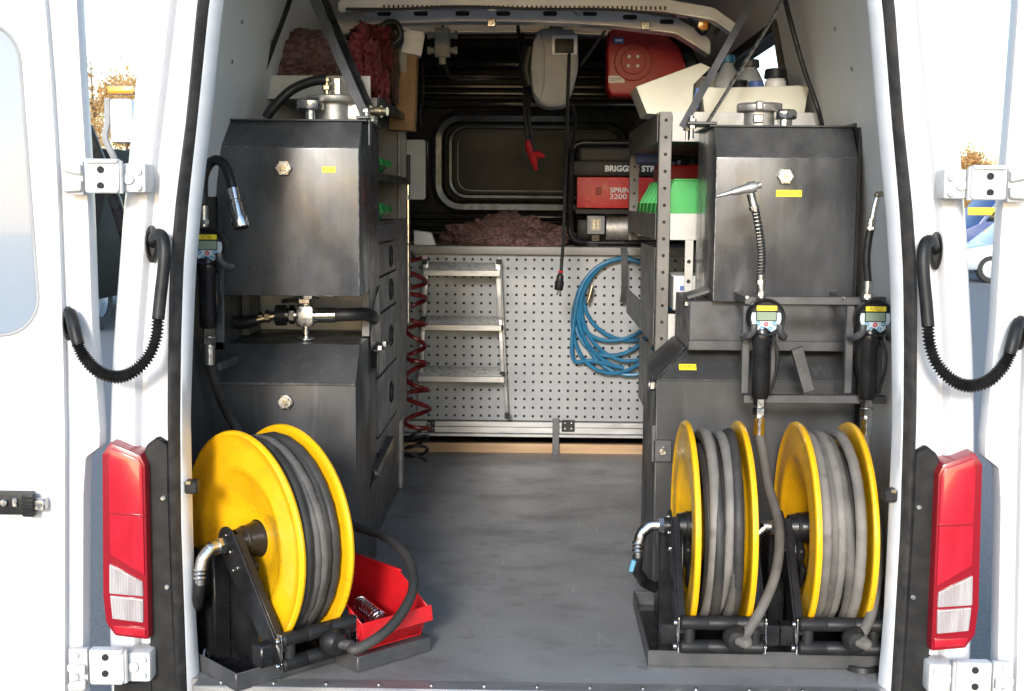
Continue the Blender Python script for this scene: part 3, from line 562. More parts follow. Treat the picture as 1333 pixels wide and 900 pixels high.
# lower tank with hipped top
t = thing('oil_tank', 'wide lower grey tank with AXELS sticker behind the twin reels', 'tank', (.58, .8, 0)); t4 = t
x0, x1, y0, y1 = .317, .852, .6, 1.0; zb = .622; zt = .70; i_ = .085
v = [(x0, y0, .002), (x1, y0, .002), (x1, y1, .002), (x0, y1, .002), (x0, y0, zb), (x1, y0, zb), (x1, y1, zb), (x0, y1, zb), (x0 + i_, y0 + i_, zt), (x1, y0 + i_, zt), (x1, y1, zt), (x0 + i_, y1, zt)]
f = [(0, 3, 2, 1), (0, 1, 5, 4), (1, 2, 6, 5), (2, 3, 7, 6), (3, 0, 4, 7), (4, 5, 9, 8), (5, 6, 10, 9), (6, 7, 11, 10), (7, 4, 8, 11), (8, 9, 10, 11)]
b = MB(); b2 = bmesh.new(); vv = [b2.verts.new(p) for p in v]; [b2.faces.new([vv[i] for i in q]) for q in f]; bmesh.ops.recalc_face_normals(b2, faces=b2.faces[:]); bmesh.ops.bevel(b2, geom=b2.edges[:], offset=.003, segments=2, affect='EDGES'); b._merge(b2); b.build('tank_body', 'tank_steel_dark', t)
b = MB(); b.tube([(x0 + .003, y0 + .002, zb + .002), (x0 + i_, y0 + i_ - .002, zt)], .0035, 6); b.build('weld_seam', 'zinc', t)
q = U(895, 478, .635); n_ = Vector((0, -.078, .085)).normalized()
b = MB(); ang = math.atan2(.085, .078); b.box((q.x, y0 + (q.z - zb) * (.085 / .078) - .001, q.z), (.047, .0012, .02), (-R(45), 0, 0), 0); st = b.build('sticker', 'sticker', t)
text('AXELS', .0155, 'print_olive', st, (q.x, y0 + (q.z - zb) * (.085 / .078) - .0022, q.z + .0008), rot=(R(45), 0, 0), align='CENTER', bold=.0002)
b = MB(); b.disc((x0, .66, .60), .018, .014, 'x', 6, .002); b.disc((x0 - .013, .66, .60), .013, .004, 'x', 14, .001); b.build('sight_plug', 'zinc', t)
b = MB(); b.box2((.31, .585, .40), (.36, .598, .46), .002); b.prism([(.585, .5), (.585, .40), (.75, .40)], .305, .3155, 'yz', .001); b.build('lug', 'frame_steel', t)
b = MB(); b.disc((.335, .584, .43), .011, .008, 'y', 6, .001); b.build('bolt', 'zinc', t)
# filler pump on the KT60 tank
t = thing('transfer_pump', 'cast metal pump with elbow hose on top of the KT60 tank', 'pump', (-.62, .85, 1.3135))
b = MB(); c = Vector((-.585, .82, 1.3135))
b.lathe([(.001, 0), (.05, 0), (.05, .05), (.075, .055), (.078, .06), (.078, .07), (.074, .074), (.03, .078), (.001, .078)], 28, Matrix.Translation(c)); b.box(c + Vector((.055, 0, .03)), (.06, .05, .05), bev=.008, seg=2); pb = b.build('pump_body', 'cast_alu', t)
b = MB(); c2 = c + Vector((-.055, -.07, 0)); b.lathe([(.001, 0), (.014, 0), (.014, .028), (.036, .03), (.038, .034), (.038, .054), (.03, .062), (.001, .064)], 12, Matrix.Translation(c2)); b.build('filler_cap', 'zinc', t)
b = MB(); a = c + Vector((.08, -.02, .03)); b.cyl(a, a + Vector((.075, -.02, .0)), .012, seg=12); b.cyl(a + Vector((.01, 0, 0)), a + Vector((.028, -.005, 0)), .018, seg=6); b.cyl(a + Vector((.045, -.012, 0)), a + Vector((.058, -.015, 0)), .017, seg=12); b.build('outlet_fitting', 'brass', t)
b = MB(); b.cyl(c + Vector((-.02, 0, .07)), c + Vector((-.02, 0, .125)), .009, seg=10); b.disc(c + Vector((-.02, 0, .09)), .014, .014, 'z', 6); b.disc(c + Vector((-.02, 0, .112)), .013, .012, 'z', 6); b.build('hose_fitting', 'brass', t)
b = MB(); b.tube(spline([c + Vector((-.02, 0, .118)), c + Vector((-.06, 0, .115)), c + Vector((-.12, .0, .09)), c + Vector((-.17, -.01, .04)), c + Vector((-.19, -.01, .012))], 8), .014, 12); b.build('hose', 'hose_black', t)
b = MB(); b.box(c + Vector((.0, .06, .10)), (.02, .015, .06), bev=.002); b.build('lever', 'zinc', t)
# filler cap on the engine tank
t = thing('filler_neck', 'cast filler neck with chrome cap on the ENGINE tank', 'cap', (.6, .76, 1.3055))
c = Vector((.602, .78, 1.3055)); b = MB(); b.lathe([(.001, 0), (.042, 0), (.042, .04), (.06, .044), (.062, .048), (.062, .06), (.056, .066), (.001, .068)], 28, Matrix.Translation(c)); b.box(c + Vector((-.01, -.043, .022)), (.028, .012, .024), bev=.003)
for a in (20, 140, 260): b.box(c + Vector((.06 * math.cos(R(a)), .06 * math.sin(R(a)), .056)), (.02, .02, .026), bev=.004)
b.build('neck', 'cast_alu', t)
c2 = c + Vector((.062, -.05, 0)); b = MB(); b.lathe([(.001, 0), (.02, 0), (.02, .018), (.03, .02), (.032, .024), (.032, .04), (.026, .046), (.001, .048)], 10, Matrix.Translation(c2)); b.build('screw_cap', 'chrome', t)
# valve tee between the two stacked tanks
t = thing('valve_tee', 'steel valve tee with black hose between the KT60 tank and the tank below', 'valve', (-.6, .78, .70))
c = U(398, 411, .78); b = MB()
b.box(c, (.05, .05, .062), bev=.01, seg=2); b.cyl(c + Vector((0, 0, .03)), Vector((c.x, c.y, .838)), .017, seg=14); b.disc(c + Vector((0, 0, .035)), .028, .02, 'z', 6); b.disc(Vector((c.x, c.y, .818)), .03, .02, 'z', 8)
b.cyl(c + Vector((0, 0, -.03)), Vector((c.x, c.y, .702)), .01, seg=10); b.disc(Vector((c.x, c.y, .702)), .03, .006, 'z', 20); b.build('tee_body', 'zinc', t)
b = MB(); b.cyl(c, c + Vector((.085, 0, .002)), .021, seg=16); b.cyl(c, c + Vector((-.06, 0, .002)), .019, seg=16); b.disc(c + Vector((-.03, 0, .002)), .027, .016, 'x', 6); b.build('ferrule', 'chrome', t)
b = MB(); b.tube(spline([c + Vector((.08, 0, .002)), c + Vector((.13, 0, .004)), c + Vector((.17, .05, .0)), c + Vector((.175, .14, -.02))], 6), .019, 14); b.build('hose', 'hose_black', t)
b = MB(); b.disc(c + Vector((-.055, .0, .0)), .03, .03, 'x', 20); b.box(c + Vector((-.02, .03, .045)), (.11, .02, .012), (0, R(-8), 0), .004, 2); b.disc(c + Vector((.085, .03, .062)), .01, .02, 'y', 12); b.build('valve_body', 'black_plastic', t)
b = MB(); a = c + Vector((-.085, -.01, 0)); b.cyl(a, a + Vector((-.05, -.005, -.012)), .012, seg=10); b.disc(a + Vector((-.015, 0, -.003)), .018, .014, 'x', 6); b.disc(a + Vector((-.035, 0, -.006)), .016, .012, 'x', 6); b.build('elbow_fitting', 'brass', t)
b = MB(); a += Vector((-.05, -.005, -.012)); b.tube(spline([a, a + Vector((-.05, .0, -.01)), a + Vector((-.11, .03, .0)), a + Vector((-.14, .12, .01))], 6), .018, 12); b.build('hose', 'hose_black', t)

# ------------------------------------------------------------------ hose reels
def disc_profile():
    return [(.045, .036), (.07, .035), (.082, .03), (.150, -.001), (.160, -.004), (.168, -.010), (.185, -.012), (.225, -.008), (.245, -.010), (.253, -.014), (.2595, -.012), (.262, -.006), (.2595, .0), (.253, .002), (.245, .0), (.22, .0), (.187, -.004), (.170, -.002), (.162, .003), (.152, .006), (.084, .038), (.07, .042), (.045, .042)]
def make_reel(label, loc, rz, hose_mat, xs, seed, ex=0.):
    t = thing('hose_reel', label, 'hose reel', loc, rz, 'yellow hose reels', local=True); zc = .30; rnd = random.Random(seed)
    for s_ in (-1, 1):
        m_ = Matrix.Translation((s_ * .059, 0, zc)) @ Euler((0, R(90) * -s_, 0)).to_matrix().to_4x4()
        b = MB(); b.lathe(disc_profile(), 72, m_, closed=True)
        b.build('side_disc', 'yellow_paint', t)
    b = MB(); b.lathe([(.001, -.118), (.022, -.118), (.022, -.085), (.03, -.085), (.043, -.02), (.13, -.02), (.178, -.04), (.178, .04), (.13, .02), (.043, .02), (.03, .085), (.022, .085), (.022, .115), (.001, .115)], 36, Matrix.Translation((0, 0, zc)) @ Euler((0, R(90), 0)).to_matrix().to_4x4()); b.build('drum', 'black_paint', t)
    # wound hose: one long spiral, a lower layer and an outer layer that crosses itself
    hr = .0128; P = []
    turns = len(xs) - 1; N = turns * 26; ro = [(-.008 if j % 2 else .006) + rnd.uniform(-.003, .003) for j in range(turns)] + [.017 if turns > 4 else .006]
    for i in range(N + 1):
        a = i / 26 * 2 * math.pi; k = i / N; rad = .197 + .002 * math.sin(a * 1.3 + seed); P.append(Vector((-.036 + .072 * k, math.cos(a) * rad, zc + math.sin(a) * rad)))
    P2 = []
    for i in range(N + 1):
        a = i / 26 * 2 * math.pi; k = i / 26; j = min(int(k), turns - 1); u_ = k - j; sm = u_ * u_ * (3 - 2 * u_); rad = .2265 + ro[j] * (1 - sm) + ro[j + 1] * sm + .002 * math.sin(a * 2.1 + seed)
        x = xs[j] * (1 - sm) + xs[j + 1] * sm + .0065 * math.sin(a * 1.0 + seed + j * 2.2) * math.sin(math.pi * u_) + .003 * math.sin(a * 1.7); P2.append(Vector((max(-.042, min(.042, x)), math.cos(a) * rad, zc + math.sin(a) * rad)))
    b = MB(); b.tube(P, hr, 9); b.build('wound_hose', 'hose_rubber', t)
    for j in range(turns):
        b = MB(); b.tube(P2[j * 26: j * 26 + 27], hr, 12); b.build('hose_turn', hose_mat[j % len(hose_mat)], t)
    # black stand: side plate, back plate, swing arms
    b = MB(); b.prism([(-.10, .012), (.19, .012), (.19, .06), (.05, .30), (-.02, .31), (-.06, .27)], -.080, -.074, 'yz', .002); b.box2((-.125, .03, .012), (-.080, .13, .27), .004)
    b.build('stand_plate', 'black_paint', t)
    b = MB(); b.prism([(-.10, .012), (.19, .012), (.19, .06), (.05, .30), (-.05, .30)], .074, .080, 'yz', .002); b.build('stand_plate', 'black_paint', t)
    b = MB(); b.box2((-.16, -.125, .004), (.135, .2, .014), .002); b.build('base_plate', 'black_paint', t)
    for s_ in (-1, 1):
        p0, p1 = Vector((-.0, zc + .0)), Vector((-.205, .085)); d = (p1 - p0).normalized(); n2 = Vector((-d.y, d.x)); poly = []
        for i in range(9): a = math.pi * i / 8; poly.append(p0 + (n2 * math.cos(a) - d * math.sin(a)) * .042)
        poly += [p1 - n2 * .026 - d * .03, p1 - n2 * .012 + d * .02, p1 + n2 * .012 + d * .02, p1 + n2 * .026 - d * .03]
        b = MB(); x = s_ * .100; b.prism([(p.x, p.y) for p in poly], min(x, x + s_ * .006), max(x, x + s_ * .006), 'yz', .0015)
        lo = [p0 - n2 * .042, p0 - n2 * .036, p1 - n2 * .02, p1 - n2 * .026]; b.prism([(p.x, p.y) for p in lo], min(x - s_ * .017, x), max(x - s_ * .017, x), 'yz', .001)
        hi = [p0 + n2 * .042, p0 + n2 * .036, p1 + n2 * .02, p1 + n2 * .026]; b.prism([(p.x, p.y) for p in hi], min(x - s_ * .014, x), max(x - s_ * .014, x), 'yz', .001)
        arm = b.build('swing_arm', 'black_paint', t)
        if s_ < 0:
            b = MB()
            for yy, zz in ((-.0, zc + .022), (-.018, zc - .014), (.016, zc - .014), (-.03, zc - .055), (-.05, zc - .045)): b.disc((x - .006, yy, zz), .0045, .004, 'x', 8, .001)
            b.build('arm_bolt', 'zinc', arm)
    # hose guide with rollers
    y, xr = -.215, .098
    for z, r_ in ((.125, .0165), (.068, .0165)):
        b = MB(); b.lathe([(.001, -xr), (r_ * .7, -xr), (r_, -xr + .004), (r_, -.036), (r_ * .93, -.034), (r_, -.032), (r_, .03), (r_ * .93, .032), (r_, .034), (r_, xr - .004), (r_ * .7, xr), (.001, xr)], 18, Matrix.Translation((0, y, z)) @ Euler((0, R(90), 0)).to_matrix().to_4x4()); b.build('guide_roller', 'black_plastic', t)
    for x in (-xr + .022, xr - .022):
        b = MB(); b.cyl((x, y + .002, .072), (x, y + .002, .12), .014, seg=14); b.build('guide_roller', 'hose_black', t)
    for s_ in (-1, 1):
        b = MB(); b.box((s_ * (xr + .003), y, .0965), (.003, .018, .085), bev=.004, seg=2)
        for z in (.125, .068): b.disc((s_ * (xr + .001) + (.006 if s_ > 0 else -.006), y, z), .007, .008, 'x' if s_ < 0 else 'x', 10, .001)
        b.build('guide_strap', 'chrome', t)
        b = MB(); b.box((s_ * (xr + .02), y + .03, .092), (.05, .04, .05), bev=.004); b.build('guide_bracket', 'black_paint', t)
    b = MB(); b.lathe([(.001, -.03), (.018, -.03), (.028, -.018), (.031, -.004), (.03, .01), (.02, .022), (.001, .024)], 20, Matrix.Translation((.03, y - .018, .097)) @ Euler((R(90), 0, 0)).to_matrix().to_4x4()); b.build('hose_stop', 'hose_black', t)
    # inlet swivel
    b = MB(); b.tube(spline([(-.1, 0, zc), (-.165 + ex * .5, 0, zc), (-.195 + ex, 0, zc - .004), (-.212 + ex, 0, zc - .022), (-.218 + ex, .0, zc - .045)], 6), .0145, 14); b.cyl((-.114, 0, zc), (-.13, 0, zc), .0195, seg=6); b.build('swivel_elbow', 'zinc', t)
    b = MB()
    for i in range(3): b.torus((-.22 + ex, .001 * i, zc - .045 - i * .010), .0125, .0035, seg=18, ms=6)
    b.cyl((-.22 + ex, 0, zc - .04), (-.22 + ex, .003, zc - .085), .0118, seg=12); b.build('hose_clip', 'zinc', t)
    b = MB(); b.tube(spline([(-.22 + ex, .002, zc - .08), (-.221 + ex, .012, zc - .12), (-.205 + ex, .05, zc - .15), (-.15, .10, .12), (-.06, .17, .06)], 6), .0135, 12); b.build('feed_hose', 'hose_black', t)
    b = MB(); b.disc((-.045, 0, zc), .036, .02, 'x', 24); b.box((-.062, -.03, zc - .06), (.02, .05, .06), (R(25), 0, 0), .006); b.box((-.058, -.045, zc - .11), (.014, .04, .07), (R(25), 0, 0), .006); b.build('latch_box', 'black_plastic', t)
    return t
def lead_hose(reel, pts, mat='hose_rubber_mid', r=.0122):
    inv = reel.matrix_basis.inverted(); b = MB(); b.tube([inv @ p for p in spline(pts, 10)], r, 12); return b.build('lead_hose', mat, reel)
reelA = make_reel('yellow hose reel turned sideways next to the red bin', (-.648, .15, .0), R(44), ['hose_rubber', 'hose_rubber', 'hose_rubber_mid', 'hose_rubber_mid', 'hose_rubber'], [.043, .034, .014, -.006, -.026, -.042], 5, .045)
reelB = make_reel('yellow hose reel closer to the aisle of the two side by side', (.43, .30, .0), 0, ['hose_rubber', 'hose_rubber_mid', 'hose_rubber_grey', 'hose_rubber', 'hose_rubber_grey'], [.043, .036, .018, -.002, -.02, -.036, .01], 2, .04)
reelC = make_reel('yellow hose reel against the wall beside its twin reel', (.705, .30, .0), 0, ['hose_rubber_grey', 'hose_rubber_mid', 'hose_rubber_grey', 'hose_rubber_mid'], [-.043, -.036, -.016, .004, .024, .040], 9, .05)
def tray(label, loc, rz, x0, x1, y0, y1, h=.042):
    t = thing('drip_tray', label, 'tray', loc, rz, local=True); b = MB(); th = .004
    b.box2((x0, y0, .0005), (x1, y1, .0035), 0)
    t_b = b.build('tray_floor', 'frame_steel', t)
    for a, c in (((x0, y0), (x1, y0 + th)), ((x0, y1 - th), (x1, y1)), ((x0, y0 + th), (x0 + th, y1 - th)), ((x1 - th, y0 + th), (x1, y1 - th))):
        b = MB(); b.box2((*a, .0036), (*c, h), .001); b.build('tray_lip', 'frame_steel', t)
    return t
ta = tray('grey steel drip tray under the sideways reel and red bin', (-.648, .15, 0), R(44), -.165, .32, -.135, .215)
b = MB(); b.box2((.10, -.228, .002), (.32, -.137, .04), .002); b.build('bin_step', 'frame_steel', ta)
tray('long grey steel drip tray under the two paired reels', (.43, .30, 0), 0, -.127 - .04, .415, -.175, .28)

# ------------------------------------------------------------------ metered dispensing guns
def make_gun(label, c, s_, tsize, ry=0.):
    t = thing('dispensing_gun', label, 'dispensing gun', c, 0, 'metered dispensing guns', local=True); t.rotation_euler = (0, 0, ry)
    b = MB(); b.lathe([(.001, -.03), (.04, -.03), (.045, -.02), (.047, .0), (.047, .018), (.044, .024), (.0405, .022), (.0395, .014), (.001, .014)], 36, Euler((R(90), 0, 0)).to_matrix().to_4x4()); mh = b.build('meter_housing', 'black_plastic', t)
    pr = [(.037 * math.cos(a), .037 * math.sin(a)) for a in [2 * math.pi * i / 36 for i in range(36)]]
    b = MB(); b.prism([(x, z) for x, z in pr if z < .017], -.0165, -.0142, 'xz'); fc = b.build('meter_face', 'meter_face', mh)
    b = MB(); b.box((0, -.0175, .004), (.052, .003, .025), bev=.001); b.build('screen_bezel', 'black_plastic', mh); b = MB(); b.box((0, -.0188, .004), (.048, .0016, .021), bev=.0004); b.build('screen', 'lcd', mh)
    b = MB(); b.box((0, -.0205, .024), (.05, .0012, .012), bev=0); st = b.build('sticker', 'sticker', mh); text(s_, tsize, 'print_olive', st, (0, -.0217, .024), align='CENTER', bold=.0002)
    for x, z, m_ in ((0, -.016, 'button_red'), (-.02, -.014, 'button_blue'), (.02, -.014, 'button_blue'), (-.01, -.027, 'button_blue'), (.01, -.027, 'button_blue')):
        b = MB(); b.disc((x, -.0165, z), .0056, .002, 'y', 14, .0006); bt = b.build('button', m_, mh); b = MB(); b.box((x, -.0187, z), (.005, .0008, .0012), (0, R(30), 0), 0); b.build('button_mark', 'print_white', bt)
    b = MB(); b.lathe([(.001, 0), (.019, 0), (.0225, .01), (.0225, .13), (.026, .145), (.028, .17), (.02, .185), (.001, .186)], 20, Matrix.Translation((-.006, .005, -.205))); b.build('handle', 'black_paint', t)
    b = MB(); b.tube(spline([(.016, .0, -.05), (.03, -.012, -.08), (.03, -.014, -.13), (.018, -.004, -.19)], 5), .004, 8); b.build('trigger_guard', 'black_plastic', t)
    for sx in (-1, 1): b = MB(); b.tube(spline([(sx * .048, .03, -.052), (sx * .046, -.012, -.048), (sx * .034, -.028, -.034), (sx * .032, -.03, -.015)], 5), .009, 10); b.build('holder_prong', 'grey_plastic' if 0 else 'frame_steel', t)
    b = MB(); x, y, z = -.006, .005, -.205
    b.disc((x, y, z - .02), .0155, .022, 'z', 6); b.cyl((x, y, z - .045), (x, y, z - .015), .012, seg=12); b.disc((x, y, z - .042), .017, .02, 'z', 6); b.disc((x, y, z - .052), .0155, .008, 'z', 16); b.cyl((x, y, z - .092), (x, y, z - .05), .0145, seg=16); b.build('hose_swivel', 'chrome', t)
    return t
YG = .36
def ferr(b, p, q, r, rings=1):
    p, q = Vector(p), Vector(q); b.cyl(p, q, r, seg=14); d = (q - p)
    for i in range(rings): a = p + d * (.1 + .5 * i); b.cyl(a, a + d * .18, r * 1.25, seg=6)
# gun by the KT60 tank
g = U(272, 321, YG); gun = make_gun('metered gun labelled KT60 with hose arched over and nozzle hanging down', g, 'KT60', .0115)
LOC = lambda p: Vector(p) - g
b = MB(); ferr(b, LOC(U(265, 295, YG)), LOC(U(265, 264, YG)), .0115, 1); b.build('outlet_fitting', 'zinc', gun)
b = MB(); b.tube([LOC(p) for p in spline([U(265, 268, YG), U(264, 245, YG), U(266, 226, YG), U(274, 212, YG), U(284, 209, YG - .01), U(294, 218, YG - .02), U(300, 235, YG - .03), U(304, 250, YG - .035)], 8)], .0125, 12); b.build('spout_hose', 'hose_black', gun)
b = MB(); a = LOC(U(303, 246, YG - .035)); d = LOC(U(314, 297, YG - .06)); v_ = d - a
b.tube([a + v_ * k for k in (0, .28, .3, .36, .38, .7, .72, .74, .97, 1)], [.013, .013, .011, .011, .0135, .0145, .0145, .0195, .0205, .019], 18); nz = b.build('nozzle', 'chrome', gun)
b = MB(); b.tube([a + v_ * k for k in (.985, 1.012)], [.0155, .0155], 18); b.build('nozzle_mouth', 'black_plastic', nz)
# holder bracket for it
t = thing('gun_holder', 'flat steel holder carrying the gun labelled KT60', 'bracket', (g.x, .5, g.z))
b = MB(); q0, q1 = U(281, 455, .41), U(290, 330, .41); b.box2((q0.x, .405, q0.z), (q1.x, .415, q1.z), .001); b.box2((g.x - .06, .405, q0.z), (q1.x, .415, q0.z + .02), .001); b.box2((g.x - .06, .405, q1.z - .1), (g.x - .045, .415, q1.z), .001); b.build('holder_frame', 'frame_steel', t)
b = MB(); b.box2((q0.x + .0, .415, .66), (q0.x + .012, .60, .68), .001); b.build('holder_arm', 'frame_steel', t)
# the two guns over the twin reels
g2 = U(996, 413, YG); gun2 = make_gun('metered gun labelled ENGINE with a braided hose and long grease nozzle', g2, 'ENGINE FS', .0095)
LOC2 = lambda p: Vector(p) - g2
b = MB(); ferr(b, LOC2(U(991, 388, YG)), LOC2(U(990, 358, YG)), .010, 2); b.build('outlet_fitting', 'zinc', gun2); b = MB(); ferr(b, LOC2(U(983, 275, YG)), LOC2(U(977, 252, YG)), .0105, 1); b.build('outlet_fitting', 'zinc', gun2)
sp = [LOC2(p) for p in spline([U(990, 362, YG), U(992, 335, YG), U(989, 305, YG), U(983, 272, YG)], 12)]
b = MB(); b.tube(sp, [.0088 + (.0012 if i % 2 else 0) for i in range(len(sp))], 12); b.build('spout_hose', 'hose_black', gun2); b = MB(); L_ = len(sp); H_ = []
for i in range(160):
    k = i / 159 * (L_ - 1); j = min(int(k), L_ - 2); c_ = sp[j].lerp(sp[j + 1], k - j); a_ = i * .9; H_.append(c_ + Vector((.0096 * math.cos(a_), .0096 * math.sin(a_), 0)))
b.tube(H_, .0014, 5); b.build('wire_guard', 'zinc', gun2)
a = LOC2(U(990, 241, YG)); d = LOC2(U(932, 256, YG - .02)); v_ = d - a
b = MB(); b.tube([a + v_ * k for k in (0, .1, .12, .26, .3, .62, .66, 1)], [.008, .008, .0135, .0145, .012, .0085, .006, .004], 16); b.build('grease_nozzle', 'cast_alu', gun2)
g3 = U(1137, 414, YG); gun3 = make_gun('metered gun labelled AXELS next to the door frame', g3, 'AXELS', .0115)
LOC3 = lambda p: Vector(p) - g3
b = MB(); ferr(b, LOC3(U(1129, 390, YG)), LOC3(U(1130, 366, YG)), .0115, 1); b.build('outlet_fitting', 'zinc', gun3); b = MB(); ferr(b, LOC3(U(1133, 300, YG)), LOC3(U(1135, 285, YG)), .0105, 1); b.build('outlet_fitting', 'zinc', gun3)
b = MB(); b.tube([LOC3(p) for p in spline([U(1130, 368, YG), U(1128, 340, YG), U(1130, 315, YG), U(1134, 295, YG)], 8)], .0095, 12); b.build('spout_hose', 'hose_black', gun3)
b = MB(); b.tube([LOC3(p) for p in spline([U(1135, 290, YG), U(1139, 268, YG), U(1142, 258, YG)], 5)], .0085, 12); b.build('spout_pipe', 'chrome', gun3)
b = MB(); b.cyl(LOC3(U(1139, 256, YG)), LOC3(U(1149, 252, YG)), .007, seg=12); b.disc(LOC3(U(1144, 254, YG)), .009, .008, 'x', 6); b.build('spout_tip', 'brass', gun3)
t = thing('gun_rack', 'welded flat steel rack holding the ENGINE and AXELS guns', 'rack', (.7, .42, .6))
yr = .405
def bar(p, q, wd, nm='rack_bar'):
    p, q = Vector(p), Vector(q); d = q - p; L_ = d.length; b = MB(); b.box((p + q) / 2, (L_, .02, wd), (0, -math.atan2(d.z, d.x), 0), .0015); b.build(nm, 'frame_steel', t)
ql = lambda px, py: U(px, py, yr)
bar(ql(969, 391), ql(1152, 392), .02); bar(ql(967, 519), ql(1152, 520), .021)
for px in (972, 1008, 1107, 1146): a, c = ql(px, 398), ql(px, 512); bar((a.x, yr + .0025, c.z), (a.x, yr + .0025, a.z), .019 if px != 1008 else .012)
bar(ql(1040, 455) + Vector((0, .03, 0)), ql(1056, 512) + Vector((0, .03, 0)), .03)
for px in (975, 1107):
    a = ql(px, 391); b = MB(); b.box2((a.x - .008, yr + .011, a.z - .008), (a.x + .008, .6, a.z + .008), .001); b.build('rack_arm', 'frame_steel', t)
for px, py in ((972, 387), (1098, 388)): b = MB(); bolt(b, U(px, py, yr - .011), .005, .006, 8); b.build('bolt', 'zinc', t)
# hoses from the reels to the guns
M_ = lambda r_, x, y, z: r_.matrix_basis @ Vector((x, y, z))
lead_hose(reelB, [g2 + Vector((-.006, .005, -.29)), U(993, 590, .35), U(1001, 635, .3), U(1014, 688, .22), U(1010, 745, .14), U(990, 795, .085), U(972, 825, .06), M_(reelB, .05, -.262, .094), M_(reelB, .03, -.245, .096)])
lead_hose(reelC, [g3 + Vector((-.006, .005, -.29)), U(1129, 590, .35), U(1134, 640, .3), U(1144, 690, .22), U(1142, 750, .14), U(1134, 800, .085), U(1122, 828, .06), M_(reelC, .05, -.262, .094), M_(reelC, .03, -.245, .096)])
lead_hose(reelA, mat='hose_rubber', pts=[M_(reelA, .03, -.245, .095), M_(reelA, .055, -.265, .09), U(462, 846, -.02), U(495, 828, .02), U(522, 800, .07), U(538, 764, .14), U(530, 725, .24), U(500, 698, .33), U(455, 682, .41), U(395, 640, .5), U(335, 592, .5), U(300, 545, .47), U(282, 505, .40), g + Vector((-.006, .005, -.29))])
# small cotter and chain on the wall-side reel
b = MB(); c = Vector((-.185, -.02, .225)); b.box(c, (.018, .014, .02), bev=.003); b.cyl(c, c + Vector((0, 0, -.07)), .004, seg=8); b.torus(c + Vector((0, 0, -.085)), .011, .0035, Euler((R(90), 0, 0)).to_matrix(), 16, 6); b.build('grease_nipple', 'chrome', reelC)
b = MB(); b.box((-.195, -.014, .2), (.012, .016, .03), (0, R(15), 0), .002); b.build('valve_tag', 'button_blue', reelB)

# ------------------------------------------------------------------ red bin with spring
b0 = G(500, 846, .045); t = thing('storage_bin', 'red open front plastic bin holding a steel spring', 'bin', M_(reelA, .203, -.075, .0425), R(44), local=True)
def bin_parts(t, L_, W_, H_, mat, th=.004, sl=.11):     # local: front towards -y
    b = MB(); b.box2((-W_ / 2 + .006, -L_ / 2 + .03, 0), (W_ / 2 - .006, L_ / 2, th), .001); b.build('bin_floor', mat, t)
    for s_ in (-1, 1):
        x = s_ * W_ / 2; b = MB(); b.prism([(-L_ / 2 + .03, 0), (L_ / 2, 0), (L_ / 2, H_), (-L_ / 2 + sl, H_), (-L_ / 2 - .005, H_ * .55), (-L_ / 2 + .004, H_ * .45)], min(x, x - s_ * th), max(x, x - s_ * th), 'yz', .001); b.build('bin_side', mat, t)
    b = MB(); b.box2((-W_ / 2 + th, L_ / 2 - th, th), (W_ / 2 - th, L_ / 2, H_), .001); b.box2((-.004, L_ / 2 - .009, th), (.004, L_ / 2 - th, H_ * .9), .001); b.build('bin_back', mat, t)
    b = MB(); b.prism([(-L_ / 2 + .03, th), (-L_ / 2 + .034, th), (-L_ / 2 + .008, H_ * .5), (-L_ / 2 - .004, H_ * .56), (-L_ / 2 - .006, H_ * .5)], -W_ / 2 + th, W_ / 2 - th, 'yz', .0005)
    b.prism([(-L_ / 2 - .012, H_ * .33), (-L_ / 2 - .007, H_ * .33), (-L_ / 2 - .001, H_ * .58), (-L_ / 2 - .006, H_ * .6)], -W_ / 2 - .004, W_ / 2 + .004, 'yz', .001); b.build('bin_front', mat, t)
    b = MB(); b.box2((-W_ / 2 - .004, -L_ / 2 + sl, H_), (-W_ / 2 + .004, L_ / 2 + .003, H_ + .006), .001); b.box2((W_ / 2 - .004, -L_ / 2 + sl, H_), (W_ / 2 + .004, L_ / 2 + .003, H_ + .006), .001); b.box2((-W_ / 2 + .004, L_ / 2 - .004, H_), (W_ / 2 - .004, L_ / 2 + .003, H_ + .006), .001); b.build('bin_rim', mat, t)
bin_parts(t, .33, .20, .14, 'red_plastic')
b = MB(); P = [Vector((.017 * math.cos(i * .45), i * .00088, .017 * math.sin(i * .45))) for i in range(140)]
so_m = t.matrix_basis @ Matrix.Translation((.012, -.095, .045)) @ Euler((R(6), 0, R(-8))).to_matrix().to_4x4()
b.tube([so_m @ p for p in P], .0026, 6); tag(b.build('coil_spring', 'chrome'), 'shiny steel coil spring lying in the red bin', 'spring')
b = MB(); b.blob(t.matrix_basis @ Vector((-.04, -.05, .012)), (.05, .05, .022), 4, floor=.047, sub=3); tag(b.build('rag', 'black_plastic'), 'dark oily rag under the spring in the red bin', 'rag')

